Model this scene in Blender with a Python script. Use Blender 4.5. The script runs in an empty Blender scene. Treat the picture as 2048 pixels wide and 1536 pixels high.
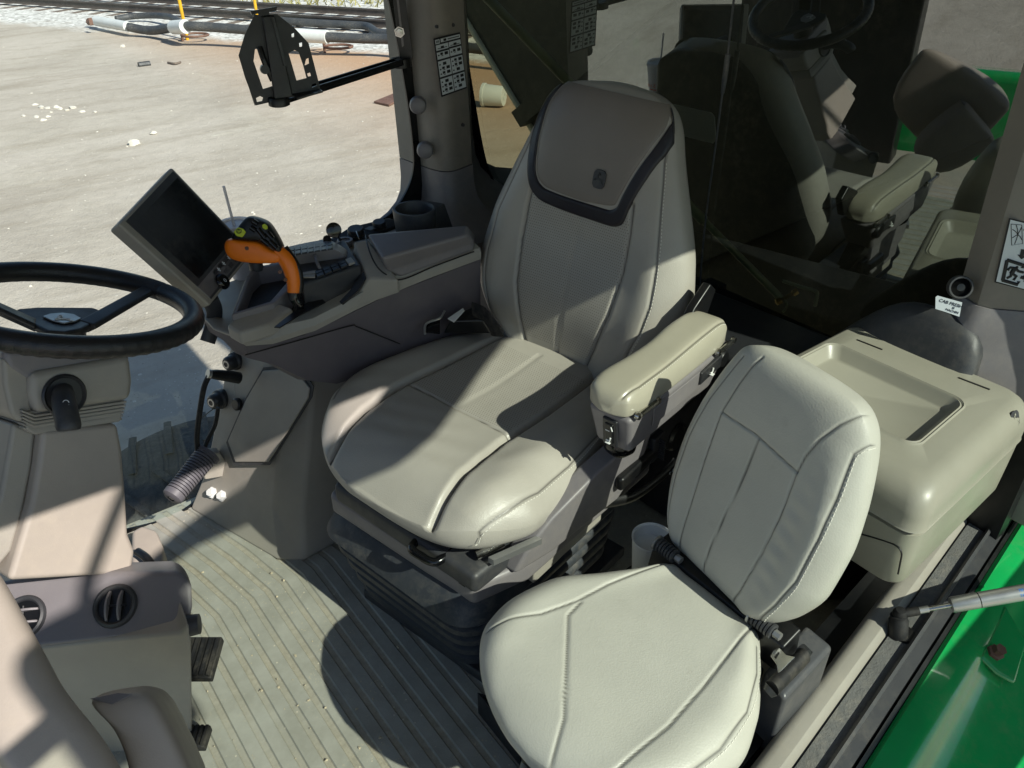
import bpy, bmesh, math, random
import numpy as np
from mathutils import Vector as V, Matrix
random.seed(7); rng = np.random.default_rng(7)
COL = bpy.context.scene.collection
scn = bpy.context.scene
rad = math.radians
# ------------------------------------------------------------------ survey camera
F = 1580.0; CAMP = V((0, 0, 1.5)); PITCH = rad(33.0); YAW = rad(52.3)
FH = V((math.cos(YAW), math.sin(YAW), 0)); RT = V((math.sin(YAW), -math.cos(YAW), 0))
FW = FH * math.cos(PITCH) - V((0, 0, 1)) * math.sin(PITCH); UP = RT.cross(FW)
def ray(px, py): return FW + RT * ((px - 1024) / F) - UP * ((py - 768) / F)
def P(px, py, z=None, x=None, y=None, d=None):
    r = ray(px, py)
    if z is not None: t = (z - CAMP.z) / r.z
    elif x is not None: t = (x - CAMP.x) / r.x
    elif y is not None: t = (y - CAMP.y) / r.y
    else: t = d
    return CAMP + r * t
def PP(px, py, P0, n):
    r = ray(px, py); return CAMP + r * ((V(P0) - CAMP).dot(V(n)) / r.dot(V(n)))
# ------------------------------------------------------------------ object helpers
ROOT = {}
def thing(name, label, cat, loc=(0, 0, 0), group=None):
    o = bpy.data.objects.new(name, None); COL.objects.link(o); o.location = loc
    o.empty_display_size = 0.05; ROOT[o.name] = V(loc)
    o['label'] = label; o['category'] = cat
    if group: o['group'] = group
    return o
def tag(o, label, cat, group=None, kind=None):
    if label: o['label'] = label
    if cat: o['category'] = cat
    if group: o['group'] = group
    if kind: o['kind'] = kind
    return o
class MB:
    def __init__(s): s.v = []; s.f = []
    def add(s, vs, fs):
        n = len(s.v); s.v += [tuple(v) for v in vs]; s.f += [tuple(i + n for i in f) for f in fs]; return s
    def hexa(s, b, t):
        # b, t: four corners in the same order
        return s.add(list(b) + list(t), [(3, 2, 1, 0), (4, 5, 6, 7)] + [(i, (i + 1) % 4, 4 + (i + 1) % 4, 4 + i) for i in range(4)])
    def box(s, c, sz, m=None):
        c = V(c); h = V(sz) / 2; m = m or Matrix.Identity(3)
        pts = [c + m @ V((sx * h.x, sy * h.y, sz_ * h.z)) for sz_ in (-1, 1) for sx, sy in ((-1, -1), (1, -1), (1, 1), (-1, 1))]
        return s.hexa(pts[:4], pts[4:])
    def prism(s, pts, vec):
        n = len(pts); vec = V(vec); a = [V(p) for p in pts]; b = [p + vec for p in a]
        return s.add(a + b, [tuple(range(n))[::-1], tuple(range(n, 2 * n))] + [(i, (i + 1) % n, n + (i + 1) % n, n + i) for i in range(n)])
    def tube(s, pts, r, n=12, cap=True, ell=None):
        pts = [V(p) for p in pts]; rs = list(r) if isinstance(r, (list, tuple)) else [r] * len(pts)
        if len(rs) != len(pts): rs = [rs[int(round(i * (len(rs) - 1) / max(1, len(pts) - 1)))] for i in range(len(pts))]
        vs = []; fs = []; up = None
        for i, p in enumerate(pts):
            t = (pts[min(i + 1, len(pts) - 1)] - pts[max(i - 1, 0)])
            t = t.normalized() if t.length > 1e-9 else V((0, 0, 1))
            if up is None:
                up = V((0, 0, 1)) if abs(t.z) < .9 else V((1, 0, 0))
            a = up - t * up.dot(t); a.normalize(); up = a; b = t.cross(a)
            e = ell or 1
            for k in range(n):
                th = 2 * math.pi * k / n
                vs.append(p + (a * math.cos(th) + b * math.sin(th) * e) * rs[i])
        for i in range(len(pts) - 1):
            for k in range(n):
                fs.append((i * n + k, i * n + (k + 1) % n, (i + 1) * n + (k + 1) % n, (i + 1) * n + k))
        if cap:
            fs.append(tuple(range(n))[::-1]); fs.append(tuple((len(pts) - 1) * n + k for k in range(n)))
        return s.add(vs, fs)
    def lathe(s, prof, o, ax, n=24):
        # prof: (radius, height along ax)
        o = V(o); ax = V(ax).normalized(); a = ax.orthogonal().normalized(); b = ax.cross(a)
        vs = [o + ax * h + (a * math.cos(2 * math.pi * k / n) + b * math.sin(2 * math.pi * k / n)) * max(r, 1e-5) for r, h in prof for k in range(n)]
        fs = [(i * n + k, i * n + (k + 1) % n, (i + 1) * n + (k + 1) % n, (i + 1) * n + k) for i in range(len(prof) - 1) for k in range(n)]
        if prof[0][0] > 1e-4 and prof[-1][0] > 1e-4:
            m = (len(prof) - 1) * n
            fs += [(m + k, m + (k + 1) % n, (k + 1) % n, k) for k in range(n)]
        else:
            fs.append(tuple(range(n))[::-1]); fs.append(tuple((len(prof) - 1) * n + k for k in range(n)))
        return s.add(vs, fs)
    def loft(s, rings, closed=True, caps=True):
        n = len(rings[0]); vs = [V(p) for r in rings for p in r]; fs = []
        for i in range(len(rings) - 1):
            for k in range(n if closed else n - 1):
                fs.append((i * n + k, i * n + (k + 1) % n, (i + 1) * n + (k + 1) % n, (i + 1) * n + k))
        if caps and closed:
            fs.append(tuple(range(n))[::-1]); fs.append(tuple((len(rings) - 1) * n + k for k in range(n)))
        return s.add(vs, fs)
    def bil(s, q, u0, u1, v0, v1, h, inset=0.0):
        # a raised key on the quad q (4 corners: u=0v=0, u=1v=0, u=1v=1, u=0v=1)
        q = [V(p) for p in q]
        def at(u, v): return q[0].lerp(q[1], u).lerp(q[3].lerp(q[2], u), v)
        n = (q[1] - q[0]).cross(q[3] - q[0]).normalized()
        b = [at(u0, v0), at(u1, v0), at(u1, v1), at(u0, v1)]; c = sum(b, V()) / 4
        t = [p + (c - p) * inset + n * h for p in b]; b = [p - n * 0.001 for p in b]
        return s.hexa(b, t)
def obj(name, mb, mat, parent=None, label=None, bevel=0, seg=2, ang=28, smooth=True, sub=0, wn=True, kind=None):
    me = bpy.data.meshes.new(name)
    root = V((0, 0, 0))
    if parent is not None:
        root = ROOT[parent.name]
    bm = bmesh.new()
    vs = [bm.verts.new(V(p) - root) for p in mb.v]
    for f in mb.f:
        try: bm.faces.new([vs[i] for i in f])
        except ValueError: pass
    bmesh.ops.recalc_face_normals(bm, faces=bm.faces[:])
    if bevel:
        ed = [e for e in bm.edges if len(e.link_faces) == 2 and e.calc_face_angle(0) > rad(ang)]
        bmesh.ops.bevel(bm, geom=ed, offset=bevel, segments=seg, profile=.5, affect='EDGES', clamp_overlap=True)
    for f in bm.faces: f.smooth = smooth
    if smooth and not bevel and not sub:
        for e in bm.edges:
            if len(e.link_faces) == 2 and e.calc_face_angle(0) > rad(38): e.smooth = False
    bm.to_mesh(me); bm.free()
    o = bpy.data.objects.new(name, me); COL.objects.link(o)
    me.materials.append(mat)
    if parent is not None:
        o.parent = parent
    ROOT[o.name] = root
    if sub:
        m = o.modifiers.new('s', 'SUBSURF'); m.levels = sub; m.render_levels = sub
    elif bevel and wn:
        m = o.modifiers.new('w', 'WEIGHTED_NORMAL'); m.keep_sharp = True
    if label: o['label'] = label
    if kind: o['kind'] = kind
    return o
# numpy grid mesh with optional point attributes
def gridobj(name, X, mat, parent=None, closed_u=False, attrs=None, uv=None, label=None, caps=False):
    nv, nu = X.shape[:2]; root = np.array(ROOT[parent.name] if parent is not None else (0, 0, 0))
    vs = (X.reshape(-1, 3) - root)
    I = np.arange(nv * nu).reshape(nv, nu)
    if closed_u: J = np.roll(I, -1, 1)
    else: J = I[:, 1:]; I2 = I[:, :-1]
    A = I if closed_u else I2
    Fq = np.stack([A[:-1], J[:-1], J[1:], A[1:]], -1).reshape(-1, 4)
    faces = Fq.tolist()
    if caps: faces += [I[0].tolist()[::-1], I[-1].tolist()]
    me = bpy.data.meshes.new(name); me.from_pydata(vs.tolist(), [], faces)
    me.polygons.foreach_set('use_smooth', [True] * len(me.polygons))
    for k, a in (attrs or {}).items():
        at = me.attributes.new(k, 'FLOAT', 'POINT'); at.data.foreach_set('value', np.asarray(a, float).reshape(-1))
    if uv is not None:
        u = me.uv_layers.new(name='UVMap'); li = np.empty(len(me.loops), int); me.loops.foreach_get('vertex_index', li)
        u.data.foreach_set('uv', uv.reshape(-1, 2)[li].reshape(-1))
    me.materials.append(mat); me.update()
    o = bpy.data.objects.new(name, me); COL.objects.link(o)
    if parent is not None: o.parent = parent
    ROOT[o.name] = V(root)
    if label: o['label'] = label
    return o
def text(name, s, size, o0, xdir, ydir, mat, parent, ext=0.0003, align='CENTER'):
    cu = bpy.data.curves.new(name, 'FONT'); cu.body = s; cu.size = size; cu.extrude = ext; cu.align_x = align; cu.align_y = 'CENTER'
    t = bpy.data.objects.new(name + '_t', cu); COL.objects.link(t)
    bpy.context.view_layer.update()
    me = bpy.data.meshes.new_from_object(t.evaluated_get(bpy.context.evaluated_depsgraph_get()))
    bpy.data.objects.remove(t)
    x = V(xdir).normalized(); y = V(ydir); y = (y - x * y.dot(x)).normalized(); z = x.cross(y)
    root = ROOT[parent.name]
    for v in me.vertices: v.co = V(o0) - root + x * v.co.x + y * v.co.y + z * v.co.z
    me.materials.clear(); me.materials.append(mat); me.name = name
    o = bpy.data.objects.new(name, me); COL.objects.link(o); o.parent = parent; ROOT[o.name] = root
    return o
# ------------------------------------------------------------------ materials
def L(h):
    h = h.lstrip('#'); c = [int(h[i:i + 2], 16) / 255 for i in (0, 2, 4)]
    return tuple(x / 12.92 if x <= .04045 else ((x + .055) / 1.055) ** 2.4 for x in c) + (1,)
class NT:
    def __init__(s, name):
        s.m = bpy.data.materials.new(name); s.m.use_nodes = True; s.t = s.m.node_tree; s.t.nodes.clear()
        s.out = s.n('ShaderNodeOutputMaterial')
    def n(s, ty, **k):
        x = s.t.nodes.new(ty)
        for a, b in k.items():
            if a.startswith('i_'): x.inputs[int(a[2:]) if a[2:].isdigit() else a[2:].replace('_', ' ')].default_value = b
            else: setattr(x, a, b)
        return x
    def l(s, a, b): s.t.links.new(a, b)
    def ramp(s, src, stops, interp='LINEAR'):
        r = s.n('ShaderNodeValToRGB'); r.color_ramp.interpolation = interp
        e = r.color_ramp.elements
        e[0].position, e[0].color = stops[0]; e[1].position, e[1].color = stops[-1]
        for p, c in stops[1:-1]:
            q = e.new(p); q.color = c
        s.l(src, r.inputs[0]); return r.outputs[0]
    def math(s, op, a, b=None, c=None):
        x = s.n('ShaderNodeMath', operation=op)
        for i, q in enumerate((a, b, c)):
            if q is None: continue
            if hasattr(q, 'links'): s.l(q, x.inputs[i])
            else: x.inputs[i].default_value = q
        return x.outputs[0]
    def mix(s, f, a, b):
        x = s.n('ShaderNodeMix', data_type='RGBA')
        for i, q in ((0, f), (6, a), (7, b)):
            if hasattr(q, 'links'): s.l(q, x.inputs[i])
            else: x.inputs[i].default_value = q
        return x.outputs[2]
    def noise(s, scale, detail=4, rough=.55, vec=None):
        x = s.n('ShaderNodeTexNoise'); x.inputs['Scale'].default_value = scale; x.inputs['Detail'].default_value = detail; x.inputs['Roughness'].default_value = rough
        s.l(vec or s.obj(), x.inputs['Vector']); return x.outputs[0]
    def obj(s):
        if not hasattr(s, '_o'): s._o = s.n('ShaderNodeTexCoord').outputs['Object']
        return s._o
def W(v): return (v, v, v, 1)
def pbr(name, col, rough=.5, metal=0, bump=None, var=.08, dust=0, spec=.5, coat=0, dustcol='#b8ac98'):
    t = NT(name); b = t.n('ShaderNodeBsdfPrincipled'); c = L(col) if isinstance(col, str) else col
    n1 = t.noise(9, 5); lo = tuple(x * (1 - var) for x in c[:3]) + (1,); hi = tuple(min(1, x * (1 + var)) for x in c[:3]) + (1,)
    cc = t.ramp(n1, [(.3, lo), (.7, hi)])
    if dust:
        n2 = t.noise(38, 8, .7); n3 = t.noise(4, 3)
        d = t.math('MULTIPLY', t.ramp(n2, [(.45, W(0)), (.75, W(1))]), t.ramp(n3, [(.35, W(0)), (.7, W(1))]))
        cc = t.mix(t.math('MULTIPLY', d, dust), cc, L(dustcol))
    t.l(cc, b.inputs['Base Color'])
    r = t.ramp(t.noise(22, 4), [(.3, W(max(0, rough - .07))), (.7, W(min(1, rough + .07)))])
    t.l(r, b.inputs['Roughness']); b.inputs['Metallic'].default_value = metal; b.inputs['Specular IOR Level'].default_value = spec
    if coat: b.inputs['Coat Weight'].default_value = coat; b.inputs['Coat Roughness'].default_value = .04
    if bump:
        bn = t.n('ShaderNodeBump', i_Strength=bump[1], i_Distance=bump[2] if len(bump) > 2 else .001)
        t.l(t.noise(bump[0], 3), bn.inputs['Height']); t.l(bn.outputs[0], b.inputs['Normal'])
    t.l(b.outputs[0], t.out.inputs[0]); return t.m
def leather(name, col, gscale=420, gstr=.35, rough=.42, perf=False):
    t = NT(name); b = t.n('ShaderNodeBsdfPrincipled'); c = L(col)
    n1 = t.noise(7, 5); cc = t.ramp(n1, [(.3, tuple(x * .93 for x in c[:3]) + (1,)), (.7, tuple(min(1, x * 1.05) for x in c[:3]) + (1,))])
    # faint grime
    g = t.ramp(t.noise(17, 6, .65), [(.62, W(0)), (.8, W(.22))])
    cc = t.mix(g, cc, L('#75695a'))
    at = t.n('ShaderNodeAttribute', attribute_name='seam')
    cc = t.mix(t.math('MULTIPLY', at.outputs['Fac'], .8), cc, L('#2c2a28'))
    if perf:
        uv = t.n('ShaderNodeUVMap'); sp = t.n('ShaderNodeSeparateXYZ'); t.l(uv.outputs[0], sp.inputs[0])
        s = 1 / .0062
        yr = t.math('MULTIPLY', sp.outputs[1], s); row = t.math('FLOOR', yr); off = t.math('MULTIPLY', t.math('MODULO', row, 2.0), .5)
        xr = t.math('ADD', t.math('MULTIPLY', sp.outputs[0], s), off)
        fx = t.math('SUBTRACT', t.math('FRACT', xr), .5); fy = t.math('SUBTRACT', t.math('FRACT', yr), .5)
        d = t.math('SQRT', t.math('ADD', t.math('MULTIPLY', fx, fx), t.math('MULTIPLY', fy, fy)))
        dot = t.math('LESS_THAN', d, .17)
        pa = t.n('ShaderNodeAttribute', attribute_name='perf')
        cc = t.mix(t.math('MULTIPLY', t.math('MULTIPLY', dot, pa.outputs['Fac']), .8), cc, L('#3a3733'))
    t.l(cc, b.inputs['Base Color']); t.l(t.ramp(t.noise(11, 6, .65), [(.3, W(rough - .09)), (.7, W(rough + .10))]), b.inputs['Roughness']); b.inputs['Specular IOR Level'].default_value = .45
    vo = t.n('ShaderNodeTexVoronoi'); vo.inputs['Scale'].default_value = gscale; t.l(t.obj(), vo.inputs['Vector'])
    ns = t.noise(35, 3)
    h = t.math('ADD', t.math('MULTIPLY', vo.outputs[0], .8), t.math('ADD', t.math('MULTIPLY', ns, .5), t.math('MULTIPLY', t.math('ABSOLUTE', t.math('SUBTRACT', t.noise(16, 7, .6), .5)), 2.6)))
    bn = t.n('ShaderNodeBump', i_Strength=gstr, i_Distance=.0016); t.l(h, bn.inputs['Height']); t.l(bn.outputs[0], b.inputs['Normal'])
    t.l(b.outputs[0], t.out.inputs[0]); return t.m
def glass(name, tint, ior, dirt=.03, rough=0.0, dirtscale=6):
    t = NT(name); tr = t.n('ShaderNodeBsdfTransparent'); tr.inputs[0].default_value = tint
    g = t.n('ShaderNodeBsdfGlossy'); g.inputs['Roughness'].default_value = rough; g.inputs[0].default_value = (.92, 1, .96, 1)
    lw = t.n('ShaderNodeLayerWeight'); lw.inputs[0].default_value = .5
    fz = t.math('ADD', ior, t.math('MULTIPLY', t.math('POWER', lw.outputs['Facing'], 5.0), 1 - ior)); mx = t.n('ShaderNodeMixShader'); t.l(fz, mx.inputs[0]); t.l(tr.outputs[0], mx.inputs[1]); t.l(g.outputs[0], mx.inputs[2])
    df = t.n('ShaderNodeBsdfDiffuse'); df.inputs[0].default_value = L('#cfc6b6')
    dn = t.math('MULTIPLY', t.ramp(t.noise(dirtscale, 8, .7), [(.45, W(0.15)), (.75, W(1))]), dirt)
    m2 = t.n('ShaderNodeMixShader'); t.l(dn, m2.inputs[0]); t.l(mx.outputs[0], m2.inputs[1]); t.l(df.outputs[0], m2.inputs[2])
    t.l(m2.outputs[0], t.out.inputs[0]); return t.m
M = {}
M['tan'] = pbr('tan_plastic', '#959087', .5, bump=(420, .3, .0008), var=.06, dust=.28)
M['tan_light'] = pbr('light_tan_plastic', '#928f82', .38, bump=(420, .2, .0006), var=.04, dust=.18)
M['tan_pink'] = pbr('warm_tan_plastic', '#9d948a', .5, bump=(420, .3, .0008), var=.06, dust=.25)
M['pillar'] = pbr('dark_tan_plastic', '#7c766e', .5, bump=(420, .3, .0008), var=.06, dust=.2)
M['grey'] = pbr('grey_plastic', '#757173', .45, bump=(420, .25, .0008), var=.05, dust=.2)
M['plum'] = pbr('plum_grey_plastic', '#5a5458', .5, bump=(420, .25, .0008), var=.05, dust=.06)
M['dark'] = pbr('dark_grey_plastic', '#36373a', .5, bump=(380, .25, .0008), var=.06, dust=.15)
M['charcoal'] = pbr('charcoal_plastic', '#26272a', .42, bump=(300, .2, .0006), var=.08, dust=.08)
M['black'] = pbr('black_plastic', '#101113', .38, bump=(300, .15, .0005), var=.1, dust=.04)
M['gloss_black'] = pbr('gloss_black_plastic', '#0c0d0f', .15, var=.05)
M['rubber'] = pbr('black_rubber', '#131315', .65, bump=(160, .3, .001), var=.1, dust=.2)
M['bellows'] = pbr('bellows_rubber', '#2d3137', .55, bump=(200, .25, .001), var=.06, dust=.22)
M['hoserib'] = pbr('grey_ribbed_rubber', '#5b5960', .55, bump=(200, .2, .001), var=.06, dust=.1)
M['metal'] = pbr('bright_metal', '#b9b8b4', .25, metal=1, var=.06)
M['steel'] = pbr('dull_steel', '#b0b0ae', .34, metal=.75, var=.06)
M['brass'] = pbr('brass_bolt', '#b09a62', .3, metal=1, var=.1)
M['blacksteel'] = pbr('black_painted_steel', '#0b0c0f', .4, bump=(500, .2, .0005), var=.1, dust=.05)
M['green'] = pbr('green_paint', '#159a50', .2, var=.08, dust=.42, coat=.6, dustcol='#7d8064')
M['orange'] = pbr('orange_plastic', '#ee7a12', .4, bump=(400, .12, .0004), var=.04)
M['lime'] = pbr('lime_button', '#b5c42c', .5, var=.04)
M['white'] = pbr('white_paper', '#dfe0dd', .6, var=.03)
M['sticker'] = pbr('sticker_white', '#cfd4d8', .4, var=.03)
M['ink'] = pbr('black_ink', '#15151a', .5, var=.05)
M['blueink'] = pbr('blue_ink', '#3b7fd0', .5, var=.05)
M['redink'] = pbr('red_ink', '#d8431c', .5, var=.05)
M['screen'] = pbr('dark_screen', '#1d2125', .2, var=.3, dust=.4, dustcol='#6b7076')
M['wheel'] = leather('black_wheel_leather', '#1a1b1e', 600, .3, .36)
M['seat'] = leather('grey_beige_leather', '#a39e95', 430, .2, .4, perf=True)
M['jump'] = leather('pale_beige_leather', '#b3b1a7', 330, .15, .42)
M['armpad'] = leather('tan_armrest_vinyl', '#a19c8c', 500, .08, .36)
M['headrest'] = leather('taupe_headrest_leather', '#7a736c', 430, .16, .42)
M['seatband'] = leather('black_leather_band', '#211e24', 500, .25, .38)
M['seatback'] = pbr('black_seat_shell', '#17191a', .5, var=.08, dust=.05)
M['thread'] = pbr('pale_thread', '#d6d3c8', .7, var=.03)
M['carpet'] = pbr('grey_felt_strip', '#5d5d5c', .9, bump=(240, .8, .003), var=.25, dust=.5)
M['carbon'] = pbr('oil_dark_steel', '#24261f', .55, var=.25, dust=.25, bump=(30, .2, .002))
M['galv'] = pbr('grey_green_steel', '#c4c8b4', .5, var=.2, dust=.3)
M['beige_edge'] = pbr('pale_steel_edge', '#d5d1bd', .5, var=.15)
M['pvc'] = pbr('white_pvc_pipe', '#d5d8d4', .4, var=.05, dust=.3)
M['hose'] = pbr('black_hose', '#3a3d40', .55, var=.12, dust=.35)
M['yellow'] = pbr('yellow_paint', '#d9a514', .45, var=.1, dust=.15)
M['rust'] = pbr('rusty_steel', '#6a4c3f', .7, var=.25, dust=.3)
M['rail'] = pbr('dark_rail_steel', '#4d4744', .55, metal=.3, var=.2, dust=.2)
M['wood'] = pbr('old_sleeper_wood', '#6e6258', .85, var=.3, dust=.5, bump=(40, .5, .01))
M['stone'] = pbr('white_stone', '#cfcabd', .85, var=.1, bump=(60, .5, .01))
M['bucketpl'] = pbr('bucket_plastic', '#d2d6d0', .4, var=.04, dust=.2)
M['grass'] = pbr('dry_grass', '#8a8554', .8, var=.35)
M['tyre'] = pbr('dusty_tyre', '#3f403f', .8, var=.2, dust=.7, bump=(30, .5, .01), dustcol='#8d8675')
M['cloth'] = pbr('white_tissue', '#aeb3bb', .95, var=.05)
M['glass'] = glass('clear_glass', (.9, .96, .93, 1), .03, .03)
M['rearglass'] = glass('tinted_rear_glass', (.34, .36, .25, 1), .23, .006)
M['doorglass'] = glass('green_door_glass', (.72, .81, .735, 1), .04, .02)
M['frit'] = pbr('black_frit', '#08090a', .3, var=.05)
def cupmat():
    t = NT('clear_cup'); tr = t.n('ShaderNodeBsdfTransparent'); tr.inputs[0].default_value = (.93, .93, .94, 1)
    d = t.n('ShaderNodeBsdfPrincipled'); d.inputs['Base Color'].default_value = L('#e6e2e4'); d.inputs['Roughness'].default_value = .25
    m = t.n('ShaderNodeMixShader'); m.inputs[0].default_value = .72; t.l(tr.outputs[0], m.inputs[1]); t.l(d.outputs[0], m.inputs[2]); t.l(m.outputs[0], t.out.inputs[0]); return t.m
M['cup'] = cupmat()
M['drink'] = pbr('pink_drink', '#e2a4a2', .3, var=.05)

# ground: packed pale dirt, reddish dirt further off, white gravel by the track
GZ = -1.55
def groundmat(a, b):
    t = NT('packed_dirt'); bs = t.n('ShaderNodeBsdfPrincipled'); bs.inputs['Roughness'].default_value = .92; bs.inputs['Specular IOR Level'].default_value = .15
    o = t.obj(); sp = t.n('ShaderNodeSeparateXYZ'); t.l(o, sp.inputs[0])
    n1 = t.noise(.55, 6, .6); n2 = t.noise(6, 6, .7); n3 = t.noise(40, 4, .7)
    mp = t.n('ShaderNodeMapping'); mp.inputs['Scale'].default_value = (.35, 1.6, 1); mp.inputs['Rotation'].default_value = (0, 0, rad(-30)); t.l(o, mp.inputs[0])
    st = t.noise(1.2, 5, .65, mp.outputs[0])
    c = t.ramp(n1, [(.3, L('#a8a094')), (.5, L('#b6aea1')), (.72, L('#c0b8ac'))])
    c = t.mix(t.ramp(st, [(.5, W(0)), (.7, W(.5))]), c, L('#8f8575'))
    c = t.mix(t.ramp(n2, [(.45, W(0)), (.8, W(.3))]), c, L('#877e70'))
    # signed distance to the gravel edge line a-b
    d = (b - a).normalized(); nn = V((-d.y, d.x))
    sd = t.math('SUBTRACT', t.math('ADD', t.math('MULTIPLY', sp.outputs[0], nn.x), t.math('MULTIPLY', sp.outputs[1], nn.y)), a.dot(nn))
    sdn = t.math('ADD', sd, t.math('MULTIPLY', t.math('SUBTRACT', t.noise(.9, 5, .6), .5), 2.2))
    red = t.math('MULTIPLY', t.ramp(sdn, [(0, W(0)), (1, W(1))]), 1.0)
    rmk = t.n('ShaderNodeMapRange'); rmk.inputs[1].default_value = -9; rmk.inputs[2].default_value = -1.0; t.l(sdn, rmk.inputs[0])
    xr = t.n('ShaderNodeMapRange'); xr.inputs[1].default_value = 4.0; xr.inputs[2].default_value = 7.5; t.l(sp.outputs[0], xr.inputs[0])
    c = t.mix(t.math('MULTIPLY', t.math('MULTIPLY', rmk.outputs[0], xr.outputs[0]), .95), c, L('#b8977a'))
    gr = t.n('ShaderNodeMapRange'); gr.inputs[1].default_value = -.25; gr.inputs[2].default_value = .35; t.l(sdn, gr.inputs[0])
    v = t.n('ShaderNodeTexVoronoi'); v.inputs['Scale'].default_value = 14; t.l(o, v.inputs['Vector'])
    gc = t.ramp(v.outputs['Color'], [(.15, L('#a5a39c')), (.5, L('#cfcec8')), (.9, L('#e6e5df'))])
    c = t.mix(gr.outputs[0], c, gc)
    # pebbles
    pv = t.n('ShaderNodeTexVoronoi'); pv.inputs['Scale'].default_value = 7; t.l(o, pv.inputs['Vector'])
    pm = t.math('MULTIPLY', t.math('LESS_THAN', pv.outputs['Distance'], .1), t.math('GREATER_THAN', t.noise(3.1, 2), .47))
    pv2 = t.n('ShaderNodeTexVoronoi'); pv2.inputs['Scale'].default_value = 24; t.l(o, pv2.inputs['Vector'])
    pm2 = t.math('MULTIPLY', t.math('LESS_THAN', pv2.outputs['Distance'], .14), t.math('GREATER_THAN', t.noise(5.1, 2), .5))
    pmx = t.math('MAXIMUM', pm, pm2)
    c = t.mix(t.math('MULTIPLY', pmx, .5), c, L('#dcd6c9'))
    dv = t.n('ShaderNodeTexVoronoi'); dv.inputs['Scale'].default_value = 17; t.l(o, dv.inputs['Vector'])
    c = t.mix(t.math('MULTIPLY', t.math('LESS_THAN', dv.outputs['Distance'], .09), .5), c, L('#5f574d'))
    t.l(c, bs.inputs['Base Color'])
    h = t.math('ADD', t.math('ADD', t.math('MULTIPLY', n2, 1.2), t.math('MULTIPLY', n3, .5)), t.math('MULTIPLY', pmx, .6))
    bn = t.n('ShaderNodeBump', i_Strength=.6, i_Distance=.03); t.l(h, bn.inputs['Height']); t.l(bn.outputs[0], bs.inputs['Normal'])
    t.l(bs.outputs[0], t.out.inputs[0]); return t.m
ga, gb = P(120, 52, z=GZ), P(780, 110, z=GZ)
M['ground'] = groundmat(V((ga.x, ga.y)), V((gb.x, gb.y)))
# ================================================================== outside
g = MB(); R_ = 220
g.add([(-R_, -R_, GZ), (R_, -R_, GZ), (R_, R_, GZ), (-R_, R_, GZ)], [(0, 1, 2, 3)])
tag(obj('ground', g, M['ground']), None, None, kind='structure')
# railway
r1a, r1b = P(137, 6, z=GZ + .15), P(771, 46, z=GZ + .15)
r2a, r2b = P(342, 1, z=GZ + .15), P(767, 23, z=GZ + .15)
dirn = (r1b - r1a).normalized(); nrm = V((-dirn.y, dirn.x, 0))
trk = thing('railway_track', 'pair of dark steel rails on old sleepers in white ballast beyond the yard', 'railway track', (r1a.x, r1a.y, GZ))
gauge = 1.435
def railprof(o):
    pr = [(-.075, 0), (.075, 0), (.075, .015), (.012, .035), (.012, .11), (.036, .12), (.036, .155), (-.036, .155), (-.036, .12), (-.012, .11), (-.012, .035), (-.075, .015)]
    b = MB(); e0 = o - dirn * 45; e1 = o + dirn * 30
    b.prism([e0 + nrm * x + V((0, 0, z)) for x, z in pr], e1 - e0); return b
base = V((r1a.x, r1a.y, GZ + .06))
for k in (0, 1): obj('rail', railprof(base + nrm * gauge * k), M['rail'], trk)
b = MB()
for i in range(-60, 50):
    c = base + dirn * (i * .6) + nrm * (gauge / 2)
    m = Matrix((dirn, nrm, V((0, 0, 1)))).transposed()
    b.box(c - V((0, 0, .115)), (.22, 2.5, .12), m)
obj('sleepers', b, M['wood'], trk, kind='stuff')
# grass strip beyond the track
b = MB()
for i in range(5200):
    t = random.uniform(-14, 24); q = random.uniform(2.6, 8.5)
    p = base + dirn * t + nrm * (q + 0.5 * math.sin(t)) ; p.z = GZ
    h = random.uniform(.12, .45); w = .03; a = random.uniform(0, 6.28); dx = V((math.cos(a), math.sin(a), 0)) * w
    tip = p + V((random.uniform(-.25, .25), random.uniform(-.25, .25), h * random.uniform(.5, 1)))
    b.add([p - dx, p + dx, tip], [(0, 1, 2)])
tag(obj('grass', b, M['grass'], smooth=False), None, None, kind='stuff')
# hose line
def hz(px, py, h=.12): return P(px, py, z=GZ + h)
def smooth_path(pts, n=6):
    pts = [V(p) for p in pts]; out = []
    for i in range(len(pts) - 1):
        p0 = pts[max(i - 1, 0)]; p1 = pts[i]; p2 = pts[i + 1]; p3 = pts[min(i + 2, len(pts) - 1)]
        for k in range(n):
            t = k / n
            out.append(.5 * ((2 * p1) + (p2 - p0) * t + (2 * p0 - 5 * p1 + 4 * p2 - p3) * t * t + (3 * p1 - p0 - 3 * p2 + p3) * t ** 3))
    return out + [pts[-1]]
t = thing('transfer_hose', 'thick black hose with white pipe end lying along the gravel edge', 'hose', hz(350, 62, 0))
hp = smooth_path([hz(257, 54, .2), hz(300, 61, .15), hz(345, 55, .3), hz(370, 52, .4), hz(430, 55, .38), hz(520, 62, .36), hz(630, 72, .36)])
obj('hose_length', MB().tube(hp, .092, 14), M['hose'], t)
obj('white_pipe', MB().tube([hz(192, 42, .18), hz(255, 53, .2)], .105, 16), M['pvc'], t)
obj('hose_length', MB().tube(smooth_path([hz(650, 74, .36), hz(720, 77, .34), hz(800, 80, .34), hz(960, 98, .34), hz(1100, 112, .34)]), .092, 14), M['hose'], t)
obj('clamp_sleeve', MB().tube([hz(347, 55, .32), hz(371, 53, .4)], .135, 14), M['pvc'], t)
obj('clamp_sleeve', MB().tube([hz(590, 70, .36), hz(655, 74, .36)], .125, 14), M['pvc'], t)
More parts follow.
